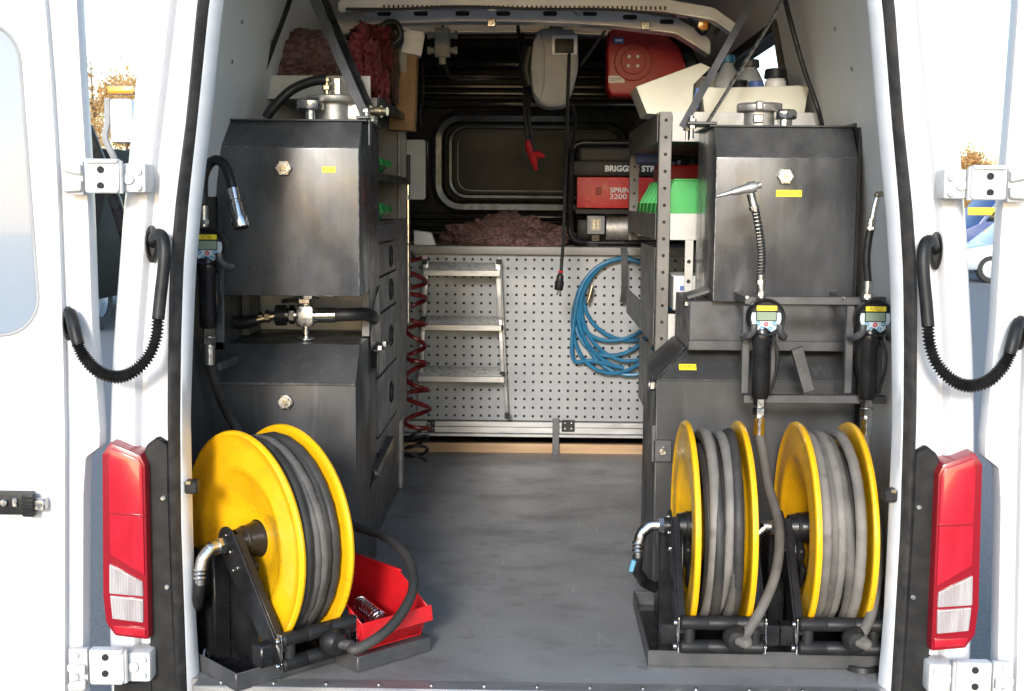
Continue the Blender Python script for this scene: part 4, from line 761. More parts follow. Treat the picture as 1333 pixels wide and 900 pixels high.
# ------------------------------------------------------------------ drawer cabinet and shelf on the aisle side of the stacked tanks
t = thing('drawer_cabinet', 'grey metal drawer cabinet with shelves beside the step ladder', 'cabinet', (-.69, 1.5, 0)); XA = -.497
b = MB(); b.box2((-.868, 1.09, .3), (XA - .012, 1.94, 1.03), .002); b.build('carcass', 'shelf_grey', t)
b = MB(); b.box2((-.868, 1.09, .0), (XA - .03, 1.94, .298), .002); b.build('plinth', 'frame_steel', t)
zs = [.31, .36, .55, .745, .86, .965, 1.025]
for z0, z1 in zip(zs, zs[1:]):
    b = MB(); b.box2((XA - .012, 1.085, z0 + .003), (XA, 1.60, z1 - .003), .002); dr = b.build('drawer', 'drawer_grey', t)
    if z1 - z0 > .1:
        zc = (z0 + z1) / 2; b = MB(); b.lathe([(.028, 0), (.036, 0), (.036, .005), (.03, .006), (.028, .0)], 24, Matrix.Translation((XA, 1.42, zc)) @ Euler((0, R(90), 0)).to_matrix().to_4x4()); b.build('ring_pull', 'black_plastic', dr)
        b = MB(); b.disc((XA - .002, 1.42, zc), .028, .003, 'X', 20, .0005); b.build('pull_recess', 'green_plastic' if 0 else 'tank_steel_dark', dr)
b = MB(); b.box2((XA - .012, 1.605, .3), (XA - .002, 1.94, 1.03), .002); b.build('end_panel', 'shelf_grey', t)
for y in (1.1, 1.93):
    for x in (-.86, XA - .012): b = MB(); b.box2((x - .012, y - .012, 1.03), (x + .012, y + .012, 1.40), .001); b.build('upright', 'shelf_grey', t)
for z in (1.17, 1.40):
    b = MB(); b.box2((-.868, 1.09, z), (XA, 1.94, z + .006), .001); sh = b.build('shelf', 'shelf_grey', t)
    b = MB(); b.box2((-.868, 1.082, z - .0), (XA - .02, 1.0895, z + .07), .001); b.build('shelf_lip', 'shelf_beige', sh)
    b = MB(); b.box2((XA + .001, 1.09, z - .012), (XA + .004, 1.94, z + .012), .001); b.build('shelf_lip', 'tank_steel_dark', sh)
b = MB(); b.box2((-.53, 1.945, .0), (-.515, 1.99, 1.42), .002); b.box2((-.513, 1.93, .36), (-.508, 1.985, 1.42), .001); b.build('edge_post', 'aluminium', t)
b = MB(); b.box2((-.868, 1.945, 0), (-.531, 1.96, 1.42), .001); b.build('back_panel', 'shelf_grey', t)
# beige strip behind the valve
b = MB(); b.box2((-.86, 1.075, .70), (-.53, 1.083, .86), .001); b.build('end_strip', 'shelf_beige', t)
for i, (y, z) in enumerate(((1.2, 1.176), (1.34, 1.176), (1.2, 1.031), (1.34, 1.031))):
    t_ = thing('parts_bin', ['green bin on the upper cabinet shelf, next to the KT60 tank', 'green bin on the upper cabinet shelf, second from the KT60 tank', 'green bin on top of the grey drawers, next to the KT60 tank', 'green bin on top of the grey drawers, second from the KT60 tank'][i], 'bin', (-.60, y, z + .0005), R(90), 'green bins on the drawer cabinet', local=True); bin_parts(t_, .2, .12, .085, 'green_plastic', .003)
# bracket plate and rail by the tank
t = thing('shelf_bracket', 'bent steel bracket plate bolted beside the lower tank', 'bracket', (-.48, 1.0, .6))
b = MB(); b.box((-.472, .98, .66), (.03, .2, .004), bev=.001); b.prism([(.88, .66), (.88, .72), (.94, .8), (1.08, .84), (1.08, .66)], -.4935, -.4895, 'yz', .001); b.build('plate', 'tank_steel', t)
for y in (.93, 1.04): b = MB(); b.disc((-.472, y, .662), .01, .008, 'z', 6, .001); b.build('bolt', 'zinc', t)
b = MB(); b.box((-.478, 1.0, .62), (.008, .16, .07), bev=.002); b.build('brace', 'tank_steel', t)
t = thing('grab_rail', 'slanting black and grey steel rail at the foot of the drawer cabinet', 'rail', (-.46, 1.0, 0))
a, c, d = U(458, 676, .72), U(487, 615, .95), U(508, 573, 1.3)
b = MB(); b.tube([a, c], .011, 8); b.build('tube', 'black_paint', t)
b = MB(); dv = (d - c); b.tube([c - dv * .03, d], .018, 4); b.build('flat_bar', 'tank_steel', t)
b = MB(); b.cyl((a.x, a.y, a.z), (a.x, a.y, .0), .012, seg=8); b.cyl((a.x, a.y + .08, a.z + .05), (a.x, a.y + .08, 0), .012, seg=8); b.build('leg', 'black_paint', t)
b = MB(); b.box(c + Vector((0, -.01, 0)), (.03, .012, .012), bev=.002); b.build('clip', 'zinc', t)
# tools hanging at the cabinet end
t = thing('grease_tube', 'slim chrome tube tool hanging on the cabinet post', 'tool', (-.5, 1.99, 1.0)); b = MB(); q0, q1 = U(521, 420, 1.99), U(521, 240, 1.99); b.tube([(-.497, 1.99, q0.z), (-.497, 1.99, q1.z)], .008, 10); b.build('tube', 'chrome', t)
b = MB(); b.tube([(-.497, 1.99, q1.z - .002), (-.497, 1.99, q1.z + .11)], .009, 10); b.build('grip', 'black_plastic', t)
b = MB(); q = U(528, 262, 1.99); b.box(q, (.02, .02, .05), (0, R(12), 0), .003); b.disc(q + Vector((0, 0, -.045)), .012, .01, 'z', 10); b.cyl(q + Vector((0, 0, .02)), q + Vector((.004, 0, .06)), .004, seg=8); b.build('coupling', 'zinc', t)
# things lying on top of the cabinet
zt = 1.4062
b = MB(); q = U(388, 70, 1.35); b.blob((q.x, 1.36, zt + .105), (.17, .2, .125), 3, .08, 2.5, zt, 5, .12); tag(b.build('felt_bundle', 'felt'), 'round bundle of brown felt on the shelf above the KT60 tank', 'felt')
b = MB(); q0, q1 = U(470, 80, 1.55), U(498, 118, 1.6); b.blob(q0, (.035, .1, .10), 5, .2, 3, None, 4, .3); b.blob((q0 + q1) / 2, (.028, .1, .09), 8, .25, 3, None, 4, .3); b.blob(q1, (.022, .08, .06), 6, .2, 3, None, 4, .3); b.box2((q0.x - .03, 1.5, zt), (q0.x + .03, 1.62, zt + .06), .01); tag(b.build('felt_roll', 'felt_red'), 'reddish felt offcuts drooping over the shelf edge', 'felt')
b = MB(); q = U(478, 50, 1.66); b.blob(q, (.06, .08, .035), 11, .2, 3, None, 4, .3); q = U(500, 72, 1.7); b.blob(q, (.03, .06, .09), 12, .2, 3, None, 4, .3); tag(b.build('cloth_bag', 'red_cloth'), 'dark red cloth bag heaped on the felt offcuts', 'bag')
b = MB(); q = U(508, 95, 1.78); b.blob(q, (.03, .07, .13), 15, .15, 3, None, 4, .25); tag(b.build('brown_sack', 'brown_cloth'), 'brown cloth sack hanging between red felt and cardboard', 'sack')
t = thing('cardboard_box', 'tall narrow cardboard box next to the brown sack', 'box', (-.46, 1.9, 1.2)); q0, q1 = U(512, 170, 1.86), U(545, 58, 1.86)
b = MB(); b.box((-.5 + .0, 1.88, (q0.z + q1.z) / 2), (q1.x - q0.x, .08, q1.z - q0.z), (0, R(2), 0), .002); b.build('carton', 'cardboard', t)
b = MB(); b.box((-.5, 1.838, q1.z - .05), (.03, .003, .1), (0, R(2), 0), 0); b.build('tape', 'bench_top', t)
b = MB(); q = U(537, 58, 1.86); b.box(q, (.075, .08, .08), (0, R(10), R(8)), .006, 2); b.box(q + Vector((0, 0, .042)), (.08, .085, .008), (0, R(10), R(8)), .002); tag(b.build('white_carton', 'white_plastic'), 'small dented white box on top of the cardboard box', 'box')
b = MB(); sp = spline([U(497, 38, 1.7), U(505, 30, 1.7), U(517, 32, 1.7), U(521, 48, 1.7), U(510, 58, 1.7), U(500, 50, 1.7)], 8, True); b.tube(sp, .012, 10, True); b.tube([p + Vector((0, .02, -.01)) for p in sp], .011, 10, True); tag(b.build('cable_coil', 'hose_black'), 'small coil of black cable above the brown sack', 'cable')
# bracing bars from tank corners to the roof
def brace(label, p, q, wd, mat, nm='brace_bar', leaf=.028):
    p, q = Vector(p), Vector(q); d = (q - p).normalized(); side = d.cross(Vector((0, 1, 0))).normalized(); b = MB()
    for w0, w1, y0, y1 in ((-wd / 2, wd / 2, 0, .004), (-wd / 2, -wd / 2 + .004, .0042, leaf)):
        v = [e + side * w + Vector((0, y, 0)) for e in (p, q) for w in (w0, w1) for y in (y0, y1)]; b.raw(v, [(0, 1, 3, 2), (4, 6, 7, 5), (0, 4, 5, 1), (2, 3, 7, 6), (0, 2, 6, 4), (1, 5, 7, 3)])
    o = b.build(nm, mat); tag(o, label, 'brace'); return o
brace('slanting steel angle brace rising from the KT60 tank corner', U(476, 153, .69), U(382, -60, .9), .024, 'frame_steel')
brace('second slanting brace behind, by the felt offcuts', U(484, 150, .80), U(402, -50, 1.05), .020, 'black_paint')
brace('slanting steel angle brace rising from the ENGINE tank corner', U(888, 166, .69), U(1013, -60, .9), .020, 'frame_steel')
b = MB(); b.tube([U(917, 166, .76), U(1000, 34, .9), U(1040, -40, 1.0)], .005, 8); tag(b.build('stay_rod', 'zinc'), 'thin steel stay rod beside the angle brace on the ENGINE tank', 'rod')
b = MB(); b.tube(spline([U(385, -30, .9), U(374, 10, .95), U(352, 70, 1.0), U(336, 115, 1.0), U(328, 152, .98), (U(328, 152, .98) + Vector((-.06, .06, -.04)))], 8), .0075, 10); tag(b.build('wall_cable', 'hose_black'), 'black cable running down the wall beside the felt bundle', 'cable')
b = MB(); b.tube(spline([U(1015, -30, .95), U(1027, 20, 1.0), U(1045, 85, 1.0), U(1064, 140, 1.0), U(1070, 164, .96), U(1072, 172, .94)], 8), .0075, 10); tag(b.build('wall_cable', 'hose_black'), 'black cable running down the wall behind the cream crate', 'cable')

# ------------------------------------------------------------------ slotted shelving behind the ENGINE tank
t = thing('slotted_shelving', 'brown grey slotted angle shelving unit beside the generator', 'shelving', (.62, 1.6, 0))
def slot_post(x, y, z0, z1, px=1):
    b = MB(); w_ = .034; n_ = int((z1 - z0) / .05); v = []; f = []
    b.box2((x - .002, y + .001, z0), (x + .0, y + .035, z1), .0005)
    for i in range(n_):                           # web facing the rear door, pierced with holes
        za = z0 + i * (z1 - z0) / n_; zb = z0 + (i + 1) * (z1 - z0) / n_; zc = (za + zb) / 2; c0 = x + w_ / 2; k = len(v); r_ = .0048
        v += [(x, y, za), (x + w_, y, za), (x + w_, y, zb), (x, y, zb)] + [(c0 + r_ * math.cos(R(225 + 45 * j)) * 1.1, y, zc + r_ * math.sin(R(225 + 45 * j)) * 1.1) for j in range(8)]
        f += [(k, k + 1, k + 6, k + 5, k + 4), (k + 1, k + 2, k + 8, k + 7, k + 6), (k + 2, k + 3, k + 10, k + 9, k + 8), (k + 3, k, k + 4, k + 11, k + 10)]
    b.raw(v, f); b.build('upright', 'shelf_grey', t)
    b = MB(); b.box2((x + .006, y + .004, z0), (x + .028, y + .006, z1), 0); b.build('post_hole_shade', 'void_shade', t)  # dark strip put in for the shade behind the pierced holes
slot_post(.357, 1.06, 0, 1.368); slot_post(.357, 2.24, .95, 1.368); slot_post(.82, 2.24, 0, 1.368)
XS = .355
for z, lip, nm in ((.66, .1, 0), (.985, .08, 1), (1.28, .088, 1)):
    b = MB(); b.box2((XS + .01, 1.07, z + .004), (.86, 2.27, z + .008), .0005); sh = b.build('shelf', 'shelf_grey', t)
    b = MB(); b.box2((XS - .004, 1.098, z - .0), (XS - .001, 2.238, z + lip), .001); b.build('shelf_lip', 'shelf_grey', sh)
    b = MB(); b.box2((XS + .038, 1.062, z), (.86, 1.066, z + (lip if nm else lip)), .001); b.build('shelf_lip', 'shelf_beige', sh)
for z0, z1 in ((.42, .64), (.76, .96)): b = MB(); b.box2((XS - .0035, 1.1, z0), (XS - .0015, 1.6, z1), .001); b.build('side_panel', 'shelf_grey', t)
b = MB(); b.box2((.44, 1.063, .76), (.465, 1.07, .985), .001); b.build('strut', 'shelf_beige', t)
for i in range(3): b = MB(); b.disc((.452, 1.062, .80 + i * .06), .006, .003, 'y', 10); b.build('bolt', 'hose_black', t)
ORD = ['first', 'second', 'third', 'fourth', 'fifth', 'sixth']
for i in range(6):
    t_ = thing('parts_bin', ORD[i] + ' green bin from the ENGINE tank on the slotted shelving', 'bin', (.365 + .11, 1.145 + i * .145, .9935), R(-90), 'green bins on the slotted shelving', local=True); bin_parts(t_, .21, .118, .17, 'green_plastic', .003, .035)
    v_ = t_.matrix_basis
    b = MB(); b.blob(v_ @ Vector((0, 0, .05)), (.07, .05, .04), 20 + i, .3, 4, .998, 3); b.blob(v_ @ Vector((.02, -.05, .07)), (.03, .03, .03), 30 + i, .4, 4, .998, 2); tag(b.build('small_parts', 'black_plastic'), 'black small parts in the ' + ORD[i] + ' green bin from the ENGINE tank', 'parts', 'contents of the green bins')
t_ = thing('tool_case', 'dark red plastic case on the slotted shelving above the green bins', 'case', (.5, 2.05, .993)); b = MB(); b.box2((.44, 1.98, .993), (.62, 2.16, 1.24), .012, 2); b.build('shell', 'red_case', t_); b = MB(); b.box2((.46, 1.972, 1.0), (.6, 1.979, 1.1), .003); b.build('label_plate', 'cream_plastic', t_); b = MB(); b.tube(spline([(.48, 2.07, 1.235), (.5, 2.07, 1.265), (.56, 2.07, 1.265), (.58, 2.07, 1.235)], 5), .01, 8); b.build('handle', 'black_plastic', t_)
t_ = thing('blue_carton', 'blue box with white stripe under the top shelf of the slotted shelving', 'box', (.45, 2.1, 1.21)); q0, q1 = U(832, 206, 2.2), U(852, 189, 2.2); b = MB(); b.box2((q0.x - .01, 2.18, q0.z - .02), (q1.x + .02, 2.235, q1.z), .003); b.build('carton', 'print_blue', t_); b = MB(); b.box2((q0.x - .006, 2.176, q1.z - .022), (q1.x - .01, 2.1795, q1.z - .006), 0); b.build('print_stripe', 'print_white', t_)
t_ = thing('white_carton', 'white box with blue print low in the slotted shelving', 'box', (.48, 1.2, .67)); b = MB(); b.box2((.41, 1.09, .7685), (.56, 1.3, .875), .003); b.build('carton', 'white_plastic', t_); b = MB(); b.box2((.43, 1.087, .83), (.45, 1.0895, .845), 0); b.build('print_mark', 'print_blue', t_)
# cream crate with bottles on top of the shelving
zt = 1.2885 + .0795
def tub(label, x0, x1, y0, y1, z0, h, mat, skew=0.):
    t = thing('plastic_tub', label, 'tub', ((x0 + x1) / 2, (y0 + y1) / 2, z0)); th = .005
    def pr(poly, a, c, pl, nm): b = MB(); b.prism(poly, a, c, pl, .0015); b.build(nm, mat, t)
    pr([(x0 + .01, z0), (x1 - .01, z0), (x1, z0 + h * .96), (x1 - .03, z0 + h), (x0 + .05, z0 + h * .9), (x0, z0 + h * .95)], y0, y0 + th, 'xz', 'wall')
    pr([(x0 + .01, z0), (x1 - .01, z0), (x1, z0 + h), (x0, z0 + h)], y1 - th, y1, 'xz', 'wall')
    for xa, xb in ((x0 + .01, x0), (x1 - .01, x1)):
        pr([(xa, z0), (xa + (th if xa < (x0 + x1) / 2 else -th), z0), (xb + (th if xa < (x0 + x1) / 2 else -th), z0 + h * .94), (xb, z0 + h * .94)], y0 + th, y1 - th, 'xz', 'wall')
    b = MB(); b.box2((x0 + .015, y0 + th, z0 + .0005), (x1 - .015, y1 - th, z0 + .005), 0); b.build('floor', mat, t); return t
qa, qb = U(912, 150, 1.1), U(1052, 112, 1.1)
tub('cream plastic crate full of bottles on the slotted shelving', qa.x, qb.x - .0, 1.09, 1.42, zt, qb.z - zt, 'cream_plastic')
t_ = thing('plastic_tub', 'cream plastic tub tipped on its side next to the bottle crate', 'tub', (.4, 1.2, zt))
P0 = [(828, 113), (842, 148), (900, 152), (903, 110), (925, 88), (912, 82)]; Pp = [(q.x, q.z) for q in (U(a, c, 1.13) for a, c in P0)]
b = MB(); b.prism(Pp, 1.13, 1.136, 'xz', .001); b.build('wall', 'cream_plastic', t_)
b = MB(); b.prism([(x + .01, z + .004) for x, z in Pp], 1.37, 1.376, 'xz', .001); b.build('wall', 'cream_plastic', t_)
for i, j in ((0, 1), (1, 2), (5, 0)):
    p, q = Vector(Pp[i]), Vector(Pp[j]); d = (q - p).normalized(); n2 = Vector((-d.y, d.x)) * .005; b = MB(); b.prism([p - n2 * 0, q, q + n2, p + n2], 1.137, 1.369, 'xz'); b.build('wall', 'cream_plastic', t_)
def bottle(nm, label, px, ytop, ybase, Y, r_, mat, capm, cat='bottle', neck=.4, caph=.025):
    z1 = U(px, ytop, Y).z; x = U(px, ytop, Y).x; z0 = zt + .0055; H_ = z1 - z0 - caph
    t = thing(nm, label, cat, (x, Y, z0)); b = MB(); b.lathe([(.001, 0), (r_ * .92, 0), (r_, .008), (r_, H_ * .62), (r_ * .9, H_ * .72), (r_ * neck * 1.15, H_ * .93), (r_ * neck, H_ * .96), (r_ * neck, H_), (.001, H_)], 22, Matrix.Translation((x, Y, z0))); b.build('body', mat, t)
    b = MB(); b.lathe([(.001, 0), (r_ * neck * 1.25, 0), (r_ * neck * 1.3, caph * .2), (r_ * neck * 1.2, caph * .9), (r_ * neck, caph), (.001, caph)], 16, Matrix.Translation((x, Y, z0 + H_ + .0005))); b.build('cap', capm, t); return t, x, z0, H_
bottle('oil_bottle', 'grey oil bottle with dark cap standing in the cream crate', 977, 78, 115, 1.22, .045, 'grey_plastic', 'tank_steel_dark', neck=.5)
tb, x, z0, H_ = bottle('tin', 'white tub with red print and black cap in the cream crate', 1010, 90, 115, 1.18, .037, 'white_plastic', 'black_plastic', 'tin', .75, .03)
b = MB(); b.box((x + .008, 1.18 - .0375, z0 + H_ * .62 - .012), (.02, .004, .012), bev=0); b.build('print_mark', 'print_red', tb)
bottle('spray_bottle', 'clear grey spray bottle behind the slanting brace', 948, 72, 115, 1.25, .042, 'grey_plastic', 'blue_hose', neck=.4)
bottle('oil_bottle', 'white bottle with black cap at the crate end by the tipped tub', 912, 90, 115, 1.26, .034, 'white_plastic', 'black_plastic', neck=.65)
bottle('oil_bottle', 'pale jug with black cap leaning in the crate', 930, 85, 115, 1.34, .032, 'cream_plastic', 'black_plastic', neck=.6)
bottle('paint_can', 'small dark can between the bottles in the crate', 962, 105, 115, 1.16, .024, 'black_plastic', 'black_plastic', 'can', .9, .01)
bottle('cleaner_bottle', 'small bottle with blue cap between the bottles', 984, 106, 115, 1.155, .022, 'white_plastic', 'print_blue', 'bottle', .8, .02)
b = MB(); q = U(907, 128, 1.12); b.box((q.x, 1.112, q.z), (.02, .012, .06), (0, R(10), 0), .002); tag(b.build('rag', 'print_blue'), 'blue and red rag stuffed between tub and crate', 'rag')

# ------------------------------------------------------------------ workbench against the partition
YB = 2.65
t = thing('workbench', 'long workbench with perforated grey metal front panel', 'workbench', (0, 2.9, 0))
b = MB(); v = []; f = []; p_, h_ = .038, .005; nx, nz = 46, 19; X0 = -.874; Z0 = .145
for j in range(nz):
    for i in range(nx):
        xa, za = X0 + i * p_, Z0 + j * p_; cx, cz = xa + p_ / 2, za + p_ / 2; k = len(v)
        v += [(xa, YB, za), (xa + p_, YB, za), (xa + p_, YB, za + p_), (xa, YB, za + p_)] + [(cx + sx * h_, YB + dy, cz + sz * h_) for dy in (0, .004) for sx, sz in ((-1, -1), (1, -1), (1, 1), (-1, 1))]
        for q in range(4): r_ = (q + 1) % 4; f += [(k + q, k + r_, k + 4 + r_, k + 4 + q), (k + 4 + q, k + 4 + r_, k + 8 + r_, k + 8 + q)]
b.raw(v, f); b.build('perforated_panel', 'panel_grey', t)
zp = Z0 + nz * p_
b = MB(); b.box2((-.874, YB - .008, zp + .001), (.874, YB + .02, zp + .012), .001); b.build('panel_flange', 'panel_grey', t)
b = MB(); b.box2((-.874, 2.615, .872), (.874, 3.22, .905), .003, 2); b.build('bench_top', 'bench_top', t)
b = MB(); b.box2((-.874, YB + .06, .06), (.874, YB + .065, .86), 0); b.build('panel_hole_shade', 'void_shade', t)  # dark sheet added for the shade seen through the perforations
b = MB(); b.box2((-.874, YB - .02, .118), (.874, YB + .01, .142), .002); b.box2((-.874, YB - .014, .09), (.874, YB + .01, .1175), .002); b.box2((-.874, YB - .03, .076), (.874, YB + .01, .0895), .002); b.build('bottom_rail', 'aluminium', t)
q0, q1 = U(719, 577, YB - .03), U(728, 545, YB - .03); b = MB(); b.box2((q0.x, YB - .038, .0), (q1.x, YB - .0305, q1.z), .001); b.build('leg', 'frame_steel', t)
for xa in (-.87, .835): b = MB(); b.box2((xa, YB + .07, 0), (xa + .035, 3.2, .87), .002); b.build('leg', 'frame_steel', t)
for pa, pb in ((731, 748), (556, 566)):
    q0, q1 = U(pa, 562, YB - .03), U(pb, 547, YB - .03); b = MB(); b.box2((q0.x, YB - .035, q0.z), (q1.x, YB - .0305, q1.z), .001); cl = b.build('clamp_plate', 'black_plastic', t)
    for dx in (.25, .75):
        for dz in (.28, .75): b = MB(); b.disc((q0.x + (q1.x - q0.x) * dx, YB - .035, q0.z + (q1.z - q0.z) * dz), .0035, .003, 'y', 8, .0005); b.build('screw', 'zinc', cl)
b = MB(); b.box2((-.6, 2.645, .0), (.874, 2.675, .042), .002); tag(b.build('wooden_batten', 'wood'), 'pale wooden batten lying on the floor in front of the workbench', 'batten')
# step ladder
t = thing('step_ladder', 'aluminium step ladder with three treads on the perforated panel', 'ladder', (-.27, 2.6, .15)); YL = 2.575
def lbar(p, q, wd, dep, mat='aluminium', nm='stile', par=t, y=YL):
    p, q = U(*p, y), U(*q, y); d = q - p; b = MB(); L_ = d.length; b.box((p + q) / 2, (L_, dep, wd), (0, -math.atan2(d.z, d.x), 0), .003, 2); b.build(nm, mat, par)
lbar((555, 340), (552, 410), .022, .035); lbar((551, 415), (548, 490), .022, .035); lbar((648, 340), (651, 415), .022, .035); lbar((651, 415), (655, 500), .018, .03, y=YL + .02); lbar((650, 336), (660, 540), .016, .025, y=YL + .045); lbar((554, 336), (545, 540), .014, .02, y=YL + .05)
for (xa, xb, ya, yb, yc) in ((553, 649, 338, 353, 359), (551, 651, 410, 424, 430), (546, 655, 476, 491, 497)):
    a, c, d, e = U(xa, ya, YL + .05), U(xb, ya, YL + .05), U(xa - 2, yb, YL - .05), U(xb + 2, yb, YL - .05)
    zt_ = (d.z + e.z) / 2; b = MB(); b.box2((a.x, YL - .045, zt_ - .006), (c.x, YL + .05, zt_ - .001), .001); tr = b.build('tread', 'aluminium', t)
    for i in range(7): b = MB(); y = YL - .038 + i * .0128; b.box2((a.x + .006, y, zt_ - .001), (c.x - .006, y + .007, zt_ + .003), .001); b.build('tread_rib', 'tread_alu', tr)
    # tilted anti-slip face as seen when folded
    b = MB(); b.prism([(YL - .048, zt_ - .001), (YL + .045, zt_ + .032), (YL + .048, zt_ + .028), (YL - .044, zt_ - .005)], a.x + .004, c.x - .004, 'yz', .001); b.build('tread_face', 'tread_alu', tr)
    b = MB(); b.box2((d.x, YL - .056, zt_ - .022), (e.x, YL - .048, zt_ + .004), .002); b.build('tread_edge', 'aluminium', tr)
    for x in (d.x + .012, e.x - .012): b = MB(); b.disc((x, YL - .056, zt_ - .01), .004, .003, 'y', 8); b.build('rivet', 'zinc', tr)
for px, py in ((553, 341), (649, 341), (551, 416), (652, 427), (660, 541), (654, 487)): q = U(px, py, YL - .0); b = MB(); b.box(q, (.02, .05, .022), bev=.003); b.build('end_cap', 'black_plastic', t)
# blue air hose hanging in loops
P = []; c0 = U(806, 412, 2.625); rnd = random.Random(4)
for i in range(6 * 28 + 14):
    k = i / 28; a = R(95) + i / 28 * 2 * math.pi; w_ = .19 + .012 * math.sin(k * 2.3); h_ = .255 - .028 * (k % 3) + .01 * math.sin(k * 1.7 + 1)
    top = c0.z + .25; zc_ = top - h_; sk = .02 * math.sin(k * 3.1)
    P.append((c0.x + .012 + w_ * math.cos(a) + sk * (1 - math.sin(a)), 2.605 + .012 * math.sin(i * .23) + .008 * ((int(k) % 3) - 1), zc_ + h_ * math.sin(a)))
P += [tuple(p) for p in spline([P[-1], U(770, 470, 2.6), U(748, 470, 2.6), U(745, 440, 2.6), U(755, 380, 2.6), U(775, 350, 2.6), U(800, 338, 2.6)], 8)][1:]
b = MB(); b.tube(P, .0088, 8); bh = b.build('air_hose', 'blue_hose'); tag(bh, 'blue air hose hung in loops on the perforated panel', 'hose')
b = MB(); q = [U(771, 372, 2.585), U(768, 384, 2.585), U(765, 394, 2.585)]; b.tube(q, [.009, .011, .0085], 10); tag(b.build('hose_coupling', 'brass'), 'brass coupling at the end of the blue air hose', 'coupling')
b = MB(); q = [U(812, 322, 2.6), U(813, 345, 2.585), U(813, 375, 2.582), U(811, 394, 2.585)]; sp = spline(q, 5); v = []; f = []
for i, p in enumerate(sp): v += [p + Vector((-.014, 0, 0)), p + Vector((.014, 0, 0)), p + Vector((.014, .004, 0)), p + Vector((-.014, .004, 0))]
for i in range(len(sp) - 1):
    for k in range(4): l = (k + 1) % 4; f.append((4 * i + k, 4 * i + l, 4 * i + 4 + l, 4 * i + 4 + k))
f += [(0, 1, 2, 3), tuple(len(v) - 4 + k for k in range(4))]
b.raw(v, f); tag(b.build('strap', 'black_plastic'), 'black strap holding the blue air hose to the bench', 'strap')
# red coiled air line by the cabinet
t = thing('coiled_air_line', 'dark red coiled air line hanging at the cabinet end', 'hose', (-.53, 2.25, .1)); top, bot = U(539, 335, 2.2), U(544, 560, 2.2); P = []
for i in range(8 * 20): k = i / 160; a = i / 20 * 2 * math.pi; c = top.lerp(bot, k); rr = .04 + .006 * math.sin(k * 9) + .006 * k; P.append(c + Vector((rr * math.cos(a), rr * math.sin(a), .012 * math.sin(a * .5 + k * 7))))
b = MB(); b.tube(P, .009, 8); b.build('coil', 'coil_red', t)
P = [];  bot2 = U(541, 600, 2.2)
for i in range(3 * 22): k = i / 66; a = i / 22 * 2 * math.pi; c = bot.lerp(bot2, k) + Vector((0, 0, -.0)); P.append(c + Vector((.045 * math.cos(a), .045 * math.sin(a), .02 * math.cos(a * 1.1))))
b = MB(); b.tube(P, .0065, 8); b.build('tail', 'hose_black', t); b = MB(); b.tube([top, top + Vector((-.02, -.1, .04)), Vector((-.5, 1.97, top.z + .06))], .007, 8); b.build('feed_line', 'hose_black', t)
# generator
t = thing('generator', 'black and red portable generator on the workbench', 'generator', (.38, 2.86, .905)); y0, y1 = 2.74, 3.12
q = lambda px, py: U(px, py, y0)
xa, xb, za, zb = q(742, 300).x, .60, .905, q(760, 186).z
for y in (y0, y1):
    b = MB(); r_ = .05; pts = [(x + (xa + xb) / 2, y, z + (za + zb) / 2 + .008) for x, z in rrect(xb - xa, zb - za - .016, .055, 5)]; b.tube(pts, .0145, 10, True); b.build('frame_tube', 'black_paint', t)
for x in (xa, xb):
    for z in (za + .06, zb - .07): b = MB(); b.cyl((x, y0, z), (x, y1, z), .012, seg=10); b.build('cross_tube', 'black_paint', t)
b = MB(); b.box2((xa + .02, y0 + .01, q(760, 216).z), (xb - .02, y1 - .02, zb - .0), .03, 3); b.build('fuel_tank', 'black_plastic', t)
b = MB(); b.box2((xa + .012, y0 - .012, q(760, 229).z), (xb - .012, y0 + .03, q(760, 210).z), .004, 2); hp = b.build('name_board', 'black_plastic', t); text('BRIGGS & STRATTON', .0345, 'print_white', hp, q(787, 220) + Vector((0, -.0135, 0)), bold=.0012, sx=1.02)
b = MB(); b.box2((xa + .028, y0 - .01, q(760, 271).z), (xb - .02, y0 + .04, q(760, 230).z - .002), .004, 2); rp = b.build('control_panel', 'red_panel', t)
text('SPRINT', .029, 'print_white', rp, q(794, 248) + Vector((0, -.0115, 0)), bold=.001, sx=1.15); text('3200', .032, 'print_white', rp, q(793, 256) + Vector((0, -.0115, -.001)), bold=.0005, sx=1.2)
b = MB(); b.box(q(779, 249) + Vector((0, -.012, 0)), (.024, .006, .034), bev=.003); b.build('rocker_switch', 'red_case', rp)
b = MB(); b.box2((xa + .02, y0 - .014, q(760, 279).z), (xb - .012, y0 + .02, q(760, 272).z), .003); b.build('lower_trim', 'black_plastic', t)
b = MB(); b.box2((q(764, 300).x, y0 - .012, q(764, 305).z), (q(787, 300).x, y0 + .06, q(764, 281).z), .006, 2); sk = b.build('socket_box', 'grey_plastic', t)
b = MB(); b.box2((q(769, 300).x, y0 - .0155, q(764, 300).z), (q(782, 300).x, y0 - .0125, q(764, 284).z), .001); b.build('socket_plate', 'cream_plastic', sk)
b = MB()
for dx in (773, 778):
    for dy in (288, 292, 296): b.disc(q(dx, dy) + Vector((0, -.0155, 0)), .004, .002, 'y', 8, .0004)
b.build('breaker_button', 'brass', sk)
b = MB(); b.cyl((q(790, 295).x, y0 + .1, q(790, 295).z - .01), (xb - .06, y0 + .1, q(790, 295).z - .01), .075, seg=24)
for i in range(9): b.cyl((q(792, 295).x + i * .018, y0 + .1, q(790, 295).z - .01), (q(792, 295).x + i * .018 + .006, y0 + .1, q(790, 295).z - .01), .082, seg=24)
b.build('alternator', 'cast_alu', t)
b = MB(); b.box2((xa + .03, y0 + .06, .93), (xb - .03, y1 - .04, q(760, 285).z), .02, 2); b.build('engine_block', 'black_plastic', t)
